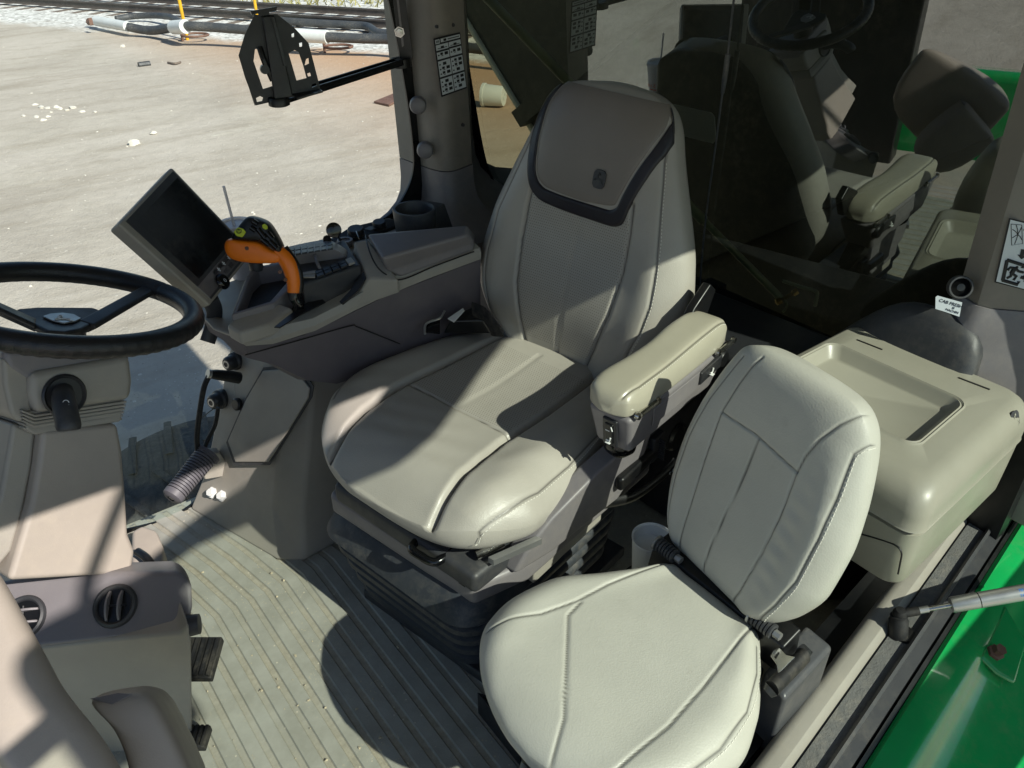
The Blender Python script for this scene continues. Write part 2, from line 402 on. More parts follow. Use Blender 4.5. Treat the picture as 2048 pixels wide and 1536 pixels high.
obj('valve', MB().tube([hz(178, 44, .12), hz(192, 42, .16)], .08, 8), M['rust'], t)
obj('valve_handle', MB().box(hz(181, 43, .25), (.08, .08, .14)), M['rust'], t)
t = tag(obj('hose', MB().tube(smooth_path([hz(232, 38, .1), hz(262, 33, .12), hz(300, 31, .15), hz(335, 33, .2), hz(352, 39, .2), hz(368, 47, .2)]), .07, 12), M['hose']), 'thin black hose looping behind the thick one by the white pipe', 'hose')
tag(obj('hose', MB().tube(smooth_path([hz(560, 42, .1), hz(620, 46, .12), hz(700, 50, .12), hz(735, 53, .12), hz(757, 66, .12), hz(790, 72, .12)]), .085, 12), M['hose']), 'black hose on white gravel between the rails and the thick hose', 'hose')
for (px, y0, y1, lab) in ((375, 80, -60, 'tall yellow post beside the hose joint, left of the black bracket'), (516, 45, -60, 'yellow post just behind the top of the black bracket')):
    a = P(px, y0, z=GZ); 
    tag(obj('yellow_post', MB().tube([a, a + V((0, 0, 1.75))], .036, 12).tube([a + V((0, 0, 1.0)), a + V((0, 0, 1.06))], .045, 12), M['yellow']), lab, 'post', 'yellow posts by the hose')
for (px, y0, lab) in ((366, 82, 'rusty pipe stand holding the thick hose by the yellow post'), (650, 106, 'rusty pipe stand holding the hose at right of the bracket')):
    a = P(px, y0, z=GZ); b = MB().tube([a, a + V((0, 0, .36))], .03, 8).tube([a + V((-.16, 0, .3)), a + V((-.12, 0, .38)), a + V((.12, 0, .38)), a + V((.16, 0, .3))], .025, 8)
    ring = [a + RT * (.28 + .28 * math.cos(k * .35)) + V((0, 0, .12)) + FH * (.22 * math.sin(k * .35)) for k in range(19)]
    b.tube(ring, .025, 8)
    tag(obj('pipe_stand', b, M['rust']), lab, 'pipe stand', 'pipe stands under the hose')
# bucket lying on its side
c = P(985, 191, z=GZ + .165); ax = (RT * .93 - FH * .28).normalized()
t = thing('bucket', 'white plastic bucket lying on its side on the dirt', 'bucket', (c.x, c.y, GZ))
obj('pail', MB().lathe([(0, .185), (.14, .185), (.145, .175), (.165, -.15), (.165, -.155), (.152, -.155), (.14, .165), (0, .165)], c, ax, 32), M['bucketpl'], t)
obj('rim_band', MB().lathe([(.166, -.155), (.176, -.155), (.176, -.115), (.166, -.11)], c, ax, 32), M['bucketpl'], t)
obj('base_ring', MB().lathe([(.05, .186), (.05, .192), (.04, .192), (.04, .186)], c, ax, 24), M['bucketpl'], t)
# plate and debris
q = [P(748, 207, z=GZ), P(778, 214, z=GZ), P(812, 196, z=GZ), P(800, 186, z=GZ)]
tag(obj('steel_plate', MB().prism([p + V((0, 0, .006)) for p in q], (0, 0, .03)), M['rust'], bevel=.004), 'flat rusty steel plate lying on the dirt beside the pillar', 'plate')
def rock(p, s, seed):
    r = random.Random(seed); bm = bmesh.new(); bmesh.ops.create_icosphere(bm, subdivisions=2, radius=1)
    ph = [r.uniform(0, 6) for _ in range(6)]
    b = MB()
    vs = []
    for v in bm.verts:
        k = 1 + .22 * math.sin(3 * v.co.x + ph[0]) + .2 * math.sin(4 * v.co.y + ph[1]) + .15 * math.sin(5 * v.co.z + ph[2])
        vs.append(p + V((v.co.x * k * s * r.uniform(.95, 1.1), v.co.y * k * s, v.co.z * k * s * .55)) + V((0, 0, s * .3)))
    b.add(vs, [tuple(v.index for v in f.verts) for f in bm.faces]); bm.free(); return b
gr = [(70, 211, 3), (83, 217, 3.4), (95, 218, 3), (113, 217, 4), (121, 220, 3), (147, 217, 3.5), (165, 225, 3), (48, 234, 2.4), (73, 236, 3), (97, 235, 2.6), (88, 242, 3), (135, 222, 2.6), (103, 226, 2), (190, 226, 2.4)]
b = MB()
for i, (px, py, s) in enumerate(gr):
    r = rock(P(px, py, z=GZ - .01), s * .014, i); b.add(r.v, r.f)
for i in range(260):
    px, py = random.uniform(0, 820), 95 + 640 * random.random() ** 1.3; r = rock(P(px, py, z=GZ - .004), random.choice([.005, .006, .008, .010, .014]) * random.uniform(.7, 1.2), 100 + i); b.add(r.v, r.f)
tag(obj('loose_pebbles', b, M['stone']), None, None, kind='stuff')
for i, (px, py, s, lab) in enumerate([(270, 289, .07, 'larger pale rock alone on the open dirt'), (307, 268, .05, 'small pale rock above and right of the larger one'), (245, 94, .05, 'white stone on dirt below the hose end')]):
    tag(obj('rock', rock(P(px, py, z=GZ), s, 50 + i), M['stone']), lab, 'rock')
tag(obj('debris', MB().tube([P(277, 130, z=GZ + .03), P(300, 127, z=GZ + .03)], .05, 8), M['hose']), 'short dark scrap of hose on the dirt', 'debris')
tag(obj('stick', MB().tube(smooth_path([P(336, 125, z=GZ + .02), P(350, 127, z=GZ + .03), P(361, 124, z=GZ + .02)]), .02, 6), M['wood']), 'short brown stick on the dirt near the hose', 'stick')
# front wheel of the tractor seen through the low glass
t = thing('front_tyre', 'dusty lugged tyre seen through the lower side glass', 'tyre', (-.15, 2.75, GZ))
wf = P(335, 838, y=2.85); wc = V((wf.x, 2.58, wf.z - .70)); b = MB()
prof = [(.38, -.24), (.62, -.27), (.68, -.24), (.705, -.12), (.71, 0), (.705, .12), (.68, .24), (.62, .27), (.38, .24)]
b.lathe(prof, wc, (0, 1, 0), 72)
obj('tread_body', b, M['tyre'], t)
b = MB()
for k in range(64):
    th = 2 * math.pi * k / 64; s = 1 if k % 2 else -1
    pts = []
    for j in range(5):
        f = j / 4; yy = s * (.02 + .24 * f); tt = th - .09 * f; rr = .717 - .025 * f * f
        pts.append(wc + V((math.cos(tt) * rr, yy, math.sin(tt) * rr)))
    b.tube(pts, .004, 6, ell=4)
obj('lugs', b, M['tyre'], t)
obj('hub', MB().lathe([(0, .1), (.2, .1), (.36, -.05), (.39, -.22), (.39, .22), (0, .22)], wc, (0, 1, 0), 32), M['green'], t)

# ---- machinery behind the rear window
imp = thing('towed_implement', 'dark weathered steel hopper panel with pale edge behind rear window', 'implement', (2.4, 2.0, GZ))
e0, e1 = P(925, 30, x=2.2), P(1056, 247, x=2.2); dv = (e1 - e0).normalized()
E0 = e0 - dv * .10; E1 = e1 + dv * 2.2
wv = V((0.25, -2.6, 2.0))
obj('hopper_panel', MB().prism([E0, E1, E1 + wv, E0 + wv], (.05, .01, 0)), M['carbon'], imp)
obj('edge_angle', MB().tube([E0 - FW * .01, E1 - FW * .01], .013, 8), M['beige_edge'], imp)
for k in (.22, .52, .8):
    a = E0.lerp(E1, k); obj('stiffener', MB().prism([a, a + dv * .08, a + dv * .08 + wv, a + wv], (-.05, 0, 0)), M['carbon'], imp)
obj('drawbar', MB().prism([V((3.3, .6, -1.2)), V((3.3, 1.1, -1.2)), V((1.9, .95, -1.15)), V((1.9, .75, -1.15))], (0, 0, .2)), M['carbon'], imp, bevel=.01)
obj('floor_plate', MB().box((3.2, .6, -.55), (2.2, 3.6, .05)), M['carbon'], imp)
# ================================================================== cab shell
cab = thing('tractor_cab', 'tractor cab shell with tan pillars, glass, door sill and roof', 'tractor cab', (.8, 1.1, 0))
WN = V((math.cos(rad(9)) * math.cos(rad(4)), math.sin(rad(9)) * math.cos(rad(4)), math.sin(rad(4))))
WP = V((1.575, 1.1, .8))
def onw(y, z, off=0):   # point on the rear window plane
    x = (WN.dot(WP) - WN.y * y - WN.z * z) / WN.x
    return V((x, y, z)) + WN * off
# floor with ribs along Y
b = MB(); prof = []
x = -.5; per = .043
while x < .74:
    prof += [(x, 0), (x + .003, .0036), (x + .029, .0036), (x + .032, 0)]; x += per
ys = [.28, .8, 1.2, 1.45, 1.62, 1.9]
def kink(xx, y): return xx - (max(0, y - 1.5) * .28)
b.loft([[V((kink(xx, y), y, z)) for xx, z in prof] for y in ys], closed=False, caps=False)
def floormat():
    t = NT('ribbed_floor_mat'); bs = t.n('ShaderNodeBsdfPrincipled'); bs.inputs['Roughness'].default_value = .6
    sp = t.n('ShaderNodeSeparateXYZ'); t.l(t.obj(), sp.inputs[0])
    c = t.ramp(t.noise(14, 5, .65), [(.3, L('#8b8a80')), (.7, L('#a09f96'))])
    sc = t.ramp(t.noise(5, 3, .5), [(.56, W(0)), (.75, W(.5))]); c = t.mix(sc, c, L('#a9aaa2'))
    low = t.math('LESS_THAN', sp.outputs[2], .0018)
    dirt = t.ramp(t.noise(60, 6, .75), [(.35, L('#88806f')), (.65, L('#a9a290'))])
    dm = t.math('MULTIPLY', low, t.ramp(t.noise(3.5, 3), [(.38, W(.2)), (.62, W(.8))]))
    c = t.mix(dm, c, dirt)
    gsp = t.math('MULTIPLY', t.math('GREATER_THAN', t.noise(180, 2, .5), .66), t.ramp(t.noise(6, 3), [(.45, W(0)), (.65, W(.8))])); c = t.mix(gsp, c, L('#b9ac92'))
    v = t.n('ShaderNodeTexVoronoi'); v.inputs['Scale'].default_value = 55; t.l(t.obj(), v.inputs['Vector'])
    c = t.mix(t.math('MULTIPLY', t.math('LESS_THAN', v.outputs['Distance'], .12), t.math('GREATER_THAN', t.noise(8, 2), .56)), c, L('#bdb5a3'))
    dk = t.ramp(t.noise(4.2, 5, .7), [(.66, W(0)), (.8, W(.6))]); c = t.mix(dk, c, L('#4a463f'))
    t.l(c, bs.inputs['Base Color'])
    bn = t.n('ShaderNodeBump', i_Strength=.35, i_Distance=.002); t.l(t.noise(150, 5, .7), bn.inputs['Height']); t.l(bn.outputs[0], bs.inputs['Normal'])
    t.l(bs.outputs[0], t.out.inputs[0]); return t.m
M['floor'] = floormat()
b.add([(.70, .28, -.004), (1.9, .28, -.004), (1.9, 1.95, -.004), (.70, 1.95, -.004)], [(0, 1, 2, 3)])
b.add([(-.9, .2, -.03), (2.1, .2, -.03), (2.1, 1.95, -.03), (-.9, 1.95, -.03)], [(0, 1, 2, 3)])
tag(obj('floor', b, M['floor']), None, None, kind='structure')
M['wood2'] = pbr('tan_grit', '#b3a78f', .9, var=.2)
b = MB()
for i in range(60):
    px, py = random.uniform(400, 880), random.uniform(1120, 1530); p = P(px, py, z=.004)
    if p.x > .6: continue
    r = rock(p, random.choice([.0010, .0014, .0018, .0030]), 900 + i); b.add(r.v, r.f)
tag(obj('floor_grit', b, M['wood2']), None, None, kind='stuff')
# floor chamfer along the right-hand tower is part of the tower below
# door sill strips (all run along x, slightly splayed)
def sy(base, x): return base + .14 * (x - .8)
xs = [-.3, .2, .8, 1.4, 2.3]
def strip(name, prof, mat, zoff=0, **k):
    # prof: (dy from inner line, z)
    rings = [[V((x, sy(.352, x) - dy, z + zoff)) for dy, z in prof] for x in xs]
    return obj(name, MB().loft(rings), mat, cab, **k)
def fil(cx, cz, r, a0, a1, n=6): return [(cx - r * math.cos(rad(a0 + (a1 - a0) * i / n)), cz + r * math.sin(rad(a0 + (a1 - a0) * i / n))) for i in range(n + 1)]
strip('sill_trim', [(0, .02)] + [(.0, .25)] + fil(.022, .278, .022, 0, 90, 6) + [(.038, .298), (.048, .288), (.052, .27), (.052, .02)], M['tan'])
strip('felt_strip', [(.053, .02), (.053, .287), (.088, .284), (.088, .02)], M['carpet'])
strip('seal_rail', [(.089, .02), (.089, .294), (.094, .299), (.099, .294), (.099, .284), (.118, .279), (.122, .02)], M['dark'])
strip('seal_lip', [(.123, .02), (.123, .272), (.13, .266), (.13, .02)], M['black'])
# inner wall below the sill
obj('wall', MB().hexa([V((-.3, .36, -.02)), V((2.0, .60, -.02)), V((2.0, .56, -.02)), V((-.3, .30, -.02))], [V((-.3, .30, .26)), V((2.0, .55, .26)), V((2.0, .5, .26)), V((-.3, .24, .26))]), M['black'], cab)
# fender outside, below the door
def fy(x, d): return sy(.352, x) - .131 - d
xs2 = [.0, .4, .8, 1.1, 1.4, 1.8, 2.4]
rings = []
fp = [(0, .262), (.008, .268), (.035, .262), (.06, .25), (.07, .232), (.11, .205), (.20, .165), (.36, .10), (.42, .06), (.44, 0), (.44, -.3), (.0, -.3)]
rings = [[V((x, fy(x, d), z)) for d, z in fp] for x in xs2]
fen = thing('green_fender', 'glossy green fender panel outside the door sill', 'fender', (1.2, .1, 0))
obj('fender_panel', MB().loft(rings), M['green'], fen)
# pressed boss with bolt
bc = P(1978, 1312, z=.225)
fn = V((0, -.36, .93)).normalized()
q = [P(1905, 1310, z=.225), P(1965, 1210, z=.225), P(2048, 1290, z=.20), P(1990, 1385, z=.2)]
obj('boss_plate', MB().prism([PP(px, py, bc, fn) + fn * .004 for px, py in ((1950, 1318), (2000, 1215), (2045, 1290), (2020, 1372), (1985, 1352))], fn * .012), M['green'], fen, bevel=.006, seg=3)
obj('bolt', MB().lathe([(0, 0), (.016, 0), (.016, .006), (.011, .008), (.011, .02), (0, .02)], bc + fn * .016, fn, 6), M['rust'], fen)
obj('step_bracket', MB().box((1.75, .06, .14), (.03, .22, .2)), M['green'], fen)
# roof (above the picture) and its front door header
rf = [V((-.55, .15, 1.53)), V((2.0, .15, 1.53)), V((2.0, 1.94, 1.62)), V((-.55, 1.94, 1.62))]
rt_ = [V((-.5, .18, 2.02)), V((1.95, .18, 2.02)), V((1.95, 1.92, 1.80)), V((-.5, 1.92, 1.80))]
obj('roof', MB().hexa(rf, rt_), M['tan'], cab, bevel=.02)
# B-pillar shoulder behind the door that closes the opening at the rear
obj('rear_corner_post', MB().hexa([V((1.66, .30, .3)), V((1.82, .32, .3)), V((1.82, .42, .3)), V((1.66, .40, .3))], [V((1.56, .16, 1.52)), V((1.9, .16, 1.52)), V((1.9, .3, 1.52)), V((1.56, .3, 1.52))]), M['tan'], cab, bevel=.01)
# front windscreen corner post (seen only as a reflection)
obj('front_pillar', MB().hexa([V((-.78, 1.70, -.1)), V((-.66, 1.70, -.1)), V((-.66, 1.86, -.1)), V((-.78, 1.86, -.1))], [V((-.50, 1.70, 1.55)), V((-.40, 1.70, 1.55)), V((-.40, 1.86, 1.55)), V((-.50, 1.86, 1.55))]), M['charcoal'], cab, bevel=.01)
obj('reflection_blocker', MB().hexa([V((-.85, 1.19, -.1)), V((-.72, 1.19, -.1)), V((-.72, 2.0, -.1)), V((-.85, 2.0, -.1))], [V((-.85, 1.19, 1.5)), V((-.72, 1.19, 1.5)), V((-.72, 2.0, 1.5)), V((-.85, 2.0, 1.5))]), M['black'], cab, bevel=.01)  # unseen black slab added to darken what the rear glass reflects
# right side glass
gy = 1.875
side = MB().add([(-.62, gy, -.12), (1.12, gy, -.12), (1.12, gy, 1.6), (-.42, gy, 1.6)], [(0, 1, 2, 3)])
obj('side_window', side, M['glass'], cab)
def fritband(pts_in, pts_out, y):
    a = [P(*p, y=y) for p in pts_in]; b = [P(*p, y=y) for p in pts_out]
    return MB().loft([[p, q, q + V((0, .006, 0)), p + V((0, .006, 0))] for p, q in zip(a, b)])
fi = smooth_path([(768, -40, 0), (790, 60, 0), (815, 200, 0), (827, 300, 0), (826, 345, 0), (812, 385, 0), (785, 424, 0), (745, 448, 0), (690, 470, 0), (640, 490, 0), (585, 512, 0)], 5)
fo = smooth_path([(800, -40, 0), (818, 60, 0), (840, 200, 0), (852, 300, 0), (852, 365, 0), (840, 410, 0), (815, 450, 0), (770, 470, 0), (715, 495, 0), (660, 520, 0), (600, 540, 0)], 5)
obj('window_frit', fritband([(p.x, p.y) for p in fi], [(p.x, p.y) for p in fo], gy - .004), M['frit'], cab)
fi = smooth_path([(492, 690, 0), (470, 760, 0), (437, 930, 0), (405, 990, 0), (340, 1035, 0), (250, 1060, 0)], 5)
fo = smooth_path([(510, 690, 0), (490, 780, 0), (460, 945, 0), (430, 1010, 0), (350, 1065, 0), (250, 1090, 0)], 5)
obj('window_frit', fritband([(p.x, p.y) for p in fi], [(p.x, p.y) for p in fo], gy - .004), M['frit'], cab)
obj('side_rail', MB().box((.1, 1.90, -.07), (1.6, .07, .1)), M['tan'], cab, bevel=.01)
# rear window
ry0, ry1 = 1.80, .50
def cwx(y, z):     # flat rear glass that runs out to the right pillar
    return onw(y, z).x
ysg = [.50, 1.1, 1.6, 2.06]
obj('rear_window', MB().loft([[V((cwx(y, z), y, z)) for z in (.50, .8, 1.1, 1.35, 1.6)] for y in ysg], closed=False, caps=False), M['rearglass'], cab)
def wz(px, py, off): return PP(px, py, WP + WN * off, WN)
def wcv(px, py, off=0):   # point on the curved glass along a sight line
    r = ray(px, py); lo, hi = .6, 4.0
    for _ in range(50):
        m = (lo + hi) / 2; p = CAMP + r * m
        if p.x - cwx(p.y, p.z) - off < 0: lo = m
        else: hi = m
    return CAMP + r * lo
gi = smooth_path([(918, -40, 0), (933, 90, 0), (950, 200, 0), (968, 300, 0), (984, 352, 0), (1014, 392, 0), (1070, 432, 0), (1200, 520, 0), (1400, 618, 0), (1450, 636, 0), (1560, 664, 0), (1640, 688, 0), (1760, 722, 0)], 5)
go = smooth_path([(890, -40, 0), (903, 90, 0), (920, 200, 0), (935, 300, 0), (945, 380, 0), (985, 440, 0), (1060, 480, 0), (1200, 565, 0), (1400, 655, 0), (1450, 668, 0), (1560, 694, 0), (1640, 716, 0), (1760, 752, 0)], 5)
obj('window_gasket', MB().loft([[wcv(a.x, a.y, -.005), wcv(c.x, c.y, -.005), wcv(c.x, c.y, -.016), wcv(a.x, a.y, -.010)] for a, c in zip(gi, go)]), M['frit'], cab)
# right rear pillar
def pillar_ring(z):
    o = (1.0 - z) * .03
    return [V((x + o, y, z)) for x, y in ((1.122, 1.865), (1.126, 1.83), (1.137, 1.795), (1.150, 1.782), (1.167, 1.778), (1.185, 1.780), (1.242, 1.797), (1.257, 1.83), (1.425, 2.05), (1.38, 2.09), (1.112, 1.97))]
obj('rear_pillar', MB().loft([pillar_ring(z) for z in (.815, 1.0, 1.2, 1.4, 1.6)]), M['pillar'], cab)
# flared foot of the pillar
def foot(z, e, f): 
    r = pillar_ring(z); c = V((1.2, 1.88, z)); o = []
    for p in r:
        d = p - c; o.append(V((c.x + d.x * (1 + e), min(2.09, c.y + d.y * (1 + f * (p.y < 1.9))), z)))
    return o
obj('pillar_foot', MB().loft([foot(.813, .012, .03), foot(.76, .03, .05), foot(.72, .12, .15), foot(.69, .35, .4), foot(.665, .75, .8), foot(.645, 1.3, 1.2), foot(.60, 1.5, 1.3)]), M['grey'], cab)
for (px, py) in ((836, 211), (850, 301)):
    c = P(px, py, y=1.812); obj('trim_plug', MB().lathe([(0, .012), (.012, .012), (.019, .008), (.022, 0), (.022, -.02)], c, (-.55, -.83, .1), 24), M['grey'], cab)
for q in (((874, 53), (906, 50)), ((908, 253), (926, 250))):
    for px, py in q:
        c = P(px, py, y=1.784); obj('screw', MB().lathe([(0, .003), (.004, .003), (.005, 0), (.005, -.01)], c, (.1, -1, 0), 10), M['dark'], cab)
# left rear pillar (right edge of the photograph)
lpn = V((-.80, -.60, 0))
def lring(z):
    c = P(1988, 572, x=1.535); k = z - c.z
    x, y = c.x + k * .02, c.y + k * .055
    return [V((x + .03, y + .07, z)), V((x + .005, y + .02, z)), V((x + .012, y - .004, z)), V((x + .15, y - .16, z)), V((x + .20, y - .16, z)), V((x + .24, y + .05, z)), V((x + .12, y + .10, z))]
obj('rear_pillar', MB().loft([lring(z) for z in (.80, 1.0, 1.2, 1.55)]), M['pillar'], cab)
def lfoot(z, e0, e1):
    r = lring(max(z, .80)); o = []
    for i, p in enumerate(r):
        d = V((-e0, e0 * .25, 0)) if i < 3 else V((-e0 * .5, -e1, 0)) if i == 3 else V((0, 0, 0)); o.append(V((p.x + d.x, p.y + d.y, z)))
    return o
obj('pillar_foot', MB().loft([lfoot(.799, .004, .004), lfoot(.775, .018, .0), lfoot(.74, .024, .0), lfoot(.70, .035, .0), lfoot(.66, .045, .0), lfoot(.60, .05, .0)]), M['grey'], cab)
# rear deck under the window
dk = [V((1.36, .62, .50)), V((1.64, .42, .50)), V((1.52, 1.84, .50)), V((1.26, 1.84, .50))]
obj('rear_deck', MB().hexa([p - V((0, 0, .5)) for p in dk], [p + V((0, 0, .075)) for p in dk]), M['charcoal'], cab, bevel=.02)
# mound of the deck beside the box, under the window
mr = []
for px, py, fx in ((1640, 690, 1.47), (1680, 662, 1.47), (1730, 632, 1.47), (1780, 607, 1.47), (1830, 598, 1.47), (1880, 612, 1.47), (1930, 640, 1.47), (1990, 690, 1.47)):
    t_ = P(px, py, x=1.53); f_ = P(px - 4, py + 50, z=.60)
    mr.append([V((1.44, t_.y - .02, .50)), V((1.44, t_.y - .02, min(t_.z - .01, .60))), V((1.475, t_.y - .01, min(t_.z - .006, .655))), V((1.505, t_.y, t_.z - .004)), t_, V((1.555, t_.y + .005, t_.z - .008)), V((1.58, t_.y + .01, .50))])
obj('deck_mound', MB().loft(mr, closed=True), M['dark'], cab, sub=1)
# right-hand tower under the console
bt = [V((.30, 1.87, 0)), V((.415, 1.53, 0)), V((.47, 1.485, 0)), V((.62, 1.50, 0)), V((1.05, 1.56, 0)), V((1.05, 1.87, 0))]
md = [V((.37, 1.87, .11)), V((.455, 1.60, .11)), V((.51, 1.545, .11)), V((.65, 1.54, .11)), V((1.05, 1.58, .11)), V((1.05, 1.87, .11))]
tp = [V((.55, 1.87, .56)), V((.60, 1.655, .56)), V((.65, 1.61, .56)), V((.78, 1.60, .56)), V((1.05, 1.60, .56)), V((1.05, 1.87, .56))]
obj('side_tower', MB().loft([bt, md, tp]), M['tan'], cab, bevel=.012, seg=3)
def tw(u, v):   # point on the door-facing/front face of the tower: edge 0->1 of the loft
    a = md[0].lerp(md[1], u); c = tp[0].lerp(tp[1], u); return a.lerp(c, v)
tn = (md[1] - md[0]).cross(tp[0] - md[0]).normalized()
if tn.x > 0: tn = -tn
tp0 = tw(.5, .5)
def twp(px, py, off=0): return PP(px, py, tp0, tn) + tn * off
dr = [(474, 905), (465, 880), (500, 800), (535, 740), (600, 735), (628, 775), (625, 795), (560, 900), (545, 922), (480, 922)]
obj('access_door', MB().prism([twp(x, y, .010) for x, y in dr], tn * .006), M['tan'], cab, bevel=.004, seg=3)
obj('door_recess', MB().prism([twp(550 + (x - 550) * 1.07, 830 + (y - 830) * 1.07, .008) for x, y in dr], tn * .003), M['dark'], cab)
# bolts at the foot of the tower
for c in ((.362, 1.812, .07), (.378, 1.778, .073)):
    obj('bolt', MB().lathe([(0, .014), (.010, .014), (.012, .004), (.016, .004), (.016, -.003), (0, -.003)], c, (-.70, -.30, .64), 6), M['white'], cab)
# deep wall behind the seats so that the far floor stays closed
obj('rear_wall', MB().box((1.62, 1.1, .25), (.04, 1.5, .6)), M['black'], cab)

# rear glass strut outside the window and its bracket
st = thing('window_strut', 'long steel gas strut slanting behind the tinted rear window', 'strut', onw(1.0, .75, .06))
a, m_, c = wz(962, -17, .07), wz(1408, 442, .07), wz(1562, 597, .07)
obj('cylinder', MB().tube([a, m_], .014, 14), M['galv'], st)
obj('rod', MB().tube([m_ - (m_ - a).normalized() * .02, c], .0095, 12), M['galv'], st)
obj('bolt', MB().tube([wz(1552, 606, .055), wz(1592, 583, .10)], .005, 8).tube([wz(1553, 605, .056), wz(1562, 600, .066)], .0095, 6).tube([wz(1586, 587, .093), wz(1594, 582, .102)], .009, 6), M['brass'], st)
obj('hook_bracket', MB().tube(smooth_path([wz(1566, 562, .09), wz(1600, 573, .09), wz(1630, 582, .09), wz(1634, 590, .09), wz(1630, 612, .09)]), .005, 8).tube(smooth_path([wz(1556, 588, .075), wz(1568, 596, .075), wz(1574, 612, .075), wz(1566, 624, .075)]), .003, 6), M['galv'], st)
obj('hinge_block', MB().box(wz(1428, 580, .06), (.03, .06, .05)), M['black'], st, bevel=.004)
# aerial lead in front of the glass
al = thing('aerial_cable', 'thin aerial cable with sleeve hanging by the rear window', 'cable', onw(1.0, .6, -.03))
pts = smooth_path([wz(1471, -30, -.02), wz(1462, 50, -.02), wz(1452, 140, -.02), wz(1443, 200, -.02), wz(1430, 300, -.02), wz(1416, 400, -.02), wz(1405, 500, -.02), wz(1398, 600, -.02), wz(1396, 645, -.02)])
obj('wire', MB().tube(pts, .0024, 8), M['hose'], al)
obj('sleeve', MB().tube([wz(1456, 108, -.02), wz(1449, 160, -.02), wz(1445, 187, -.02)], [.006, .0062, .004], 10), M['hose'], al)
# bonnet in front (only its reflection is seen)
hb = thing('green_bonnet', 'green tractor bonnet ahead of the windscreen, seen in the rear glass', 'bonnet', (-1.9, 1.2, 0))
obj('bonnet_shell', MB().hexa([V((-3.2, .75, -.9)), V((-.95, .52, -.9)), V((-.95, 1.55, -.9)), V((-3.2, 1.5, -.9))], [V((-3.2, .88, -.32)), V((-.95, .62, .38)), V((-.95, 1.42, .38)), V((-3.2, 1.38, -.32))]), M['green'], hb, bevel=.06, seg=4)
# open door out of view, placed and shaped to tint and shade the sun
dr_ = thing('sun_screen_door', 'open cab door pane, out of view, set to tint and shade the sunlight', 'door', (1.45, -.32, 0))
dy = -.36
dlo = [(-.12, 1.485), (.1, 1.565), (.44, 1.690), (.68, 1.755), (.76, 1.755), (.87, 1.755), (.99, 1.79), (1.15, 1.86), (1.29, 1.93), (1.5, 2.03), (1.9, 2.2)]
dhi = [(-.12, 1.515), (.1, 1.597), (.44, 1.725), (.68, 1.815), (.76, 1.84), (.87, 1.88), (.99, 1.925), (1.15, 2.04), (1.29, 2.10), (1.5, 2.12), (1.9, 2.25)]
obj('door_glass', MB().add([(x, dy, .30) for x, z in dlo] + [(x, dy, z) for x, z in dlo], [(i, i + 1, len(dlo) + i + 1, len(dlo) + i) for i in range(len(dlo) - 1)]), M['doorglass'], dr_)
obj('top_rail', MB().loft([[V((x, dy - .012, z)), V((x, dy + .012, z)), V((h[0], dy + .012, h[1])), V((h[0], dy - .012, h[1]))] for (x, z), h in zip(dlo, dhi)]), M['black'], dr_)  # wedge shape follows the dark band it must cast on the seat
obj('fender_shade_rail', MB().hexa([V((-.1, dy - .02, .56)), V((1.9, dy - .02, .56)), V((1.9, dy + .02, .56)), V((-.1, dy + .02, .56))], [V((-.1, dy - .02, .74)), V((1.9, dy - .02, .80)), V((1.9, dy + .02, .80)), V((-.1, dy + .02, .74))]), M['black'], dr_, bevel=.01)  # opaque band added to keep sun off the fender
blk = thing('shade_caster', 'black board on a bent arm, added out of view to shade the vent console', 'light blocker', (.45, -1.12, 2.14))  # added blocker outside the view, casts shade on the vent panel
obj('shade_board', MB().hexa([V((0.290, -1.130, 1.932)), V((0.570, -1.130, 1.952)), V((0.560, -1.070, 1.952)), V((0.300, -1.070, 1.932))], [V((0.280, -1.130, 2.342)), V((0.600, -1.130, 2.372)), V((0.590, -1.070, 2.372)), V((0.290, -1.070, 2.342))]), M['black'], blk, bevel=.02, seg=3)
obj('shade_arm', MB().tube(smooth_path([V((.45, -1.12, 2.30)), V((.47, -1.15, 2.42)), V((.55, -.9, 2.40)), V((.7, -.2, 2.18)), V((.8, .22, 1.98))]), .014, 10), M['blacksteel'], blk)
obj('shade_board_face', MB().prism([V((0.305, -1.069, 1.952)), V((0.555, -1.069, 1.972)), V((0.580, -1.069, 2.352)), V((0.300, -1.069, 2.327))], (0, .003, 0)), M['metal'], blk)
# ================================================================== upholstery
def interp(xs, ys):
    xs = np.array(xs, float); ys = np.array(ys, float)
    # monotone-ish smooth interpolation (pchip)
    h = np.diff(xs); d = np.diff(ys) / h; m = np.zeros_like(ys)
    for i in range(1, len(xs) - 1):
        if d[i - 1] * d[i] > 0:
            w1, w2 = 2 * h[i] + h[i - 1], h[i] + 2 * h[i - 1]; m[i] = (w1 + w2) / (w1 / d[i - 1] + w2 / d[i])
    m[0], m[-1] = d[0], d[-1]
    def f(x):
        x = np.clip(np.asarray(x, float), xs[0], xs[-1]); i = np.clip(np.searchsorted(xs, x, side='right') - 1, 0, len(xs) - 2)
        t = (x - xs[i]) / h[i]
        return ((1 + 2 * t) * (1 - t) ** 2) * ys[i] + t * (1 - t) ** 2 * h[i] * m[i] + t * t * (3 - 2 * t) * ys[i + 1] + t * t * (t - 1) * h[i] * m[i + 1]
    return f
def seamdist(A, B, pts):
    d = np.full(A.shape, 9.0)
    for (x0, y0), (x1, y1) in zip(pts[:-1], pts[1:]):
        vx, vy = x1 - x0, y1 - y0; L2 = vx * vx + vy * vy + 1e-12
        t = np.clip(((A - x0) * vx + (B - y0) * vy) / L2, 0, 1)
        d = np.minimum(d, np.hypot(A - x0 - t * vx, B - y0 - t * vy))
    return d
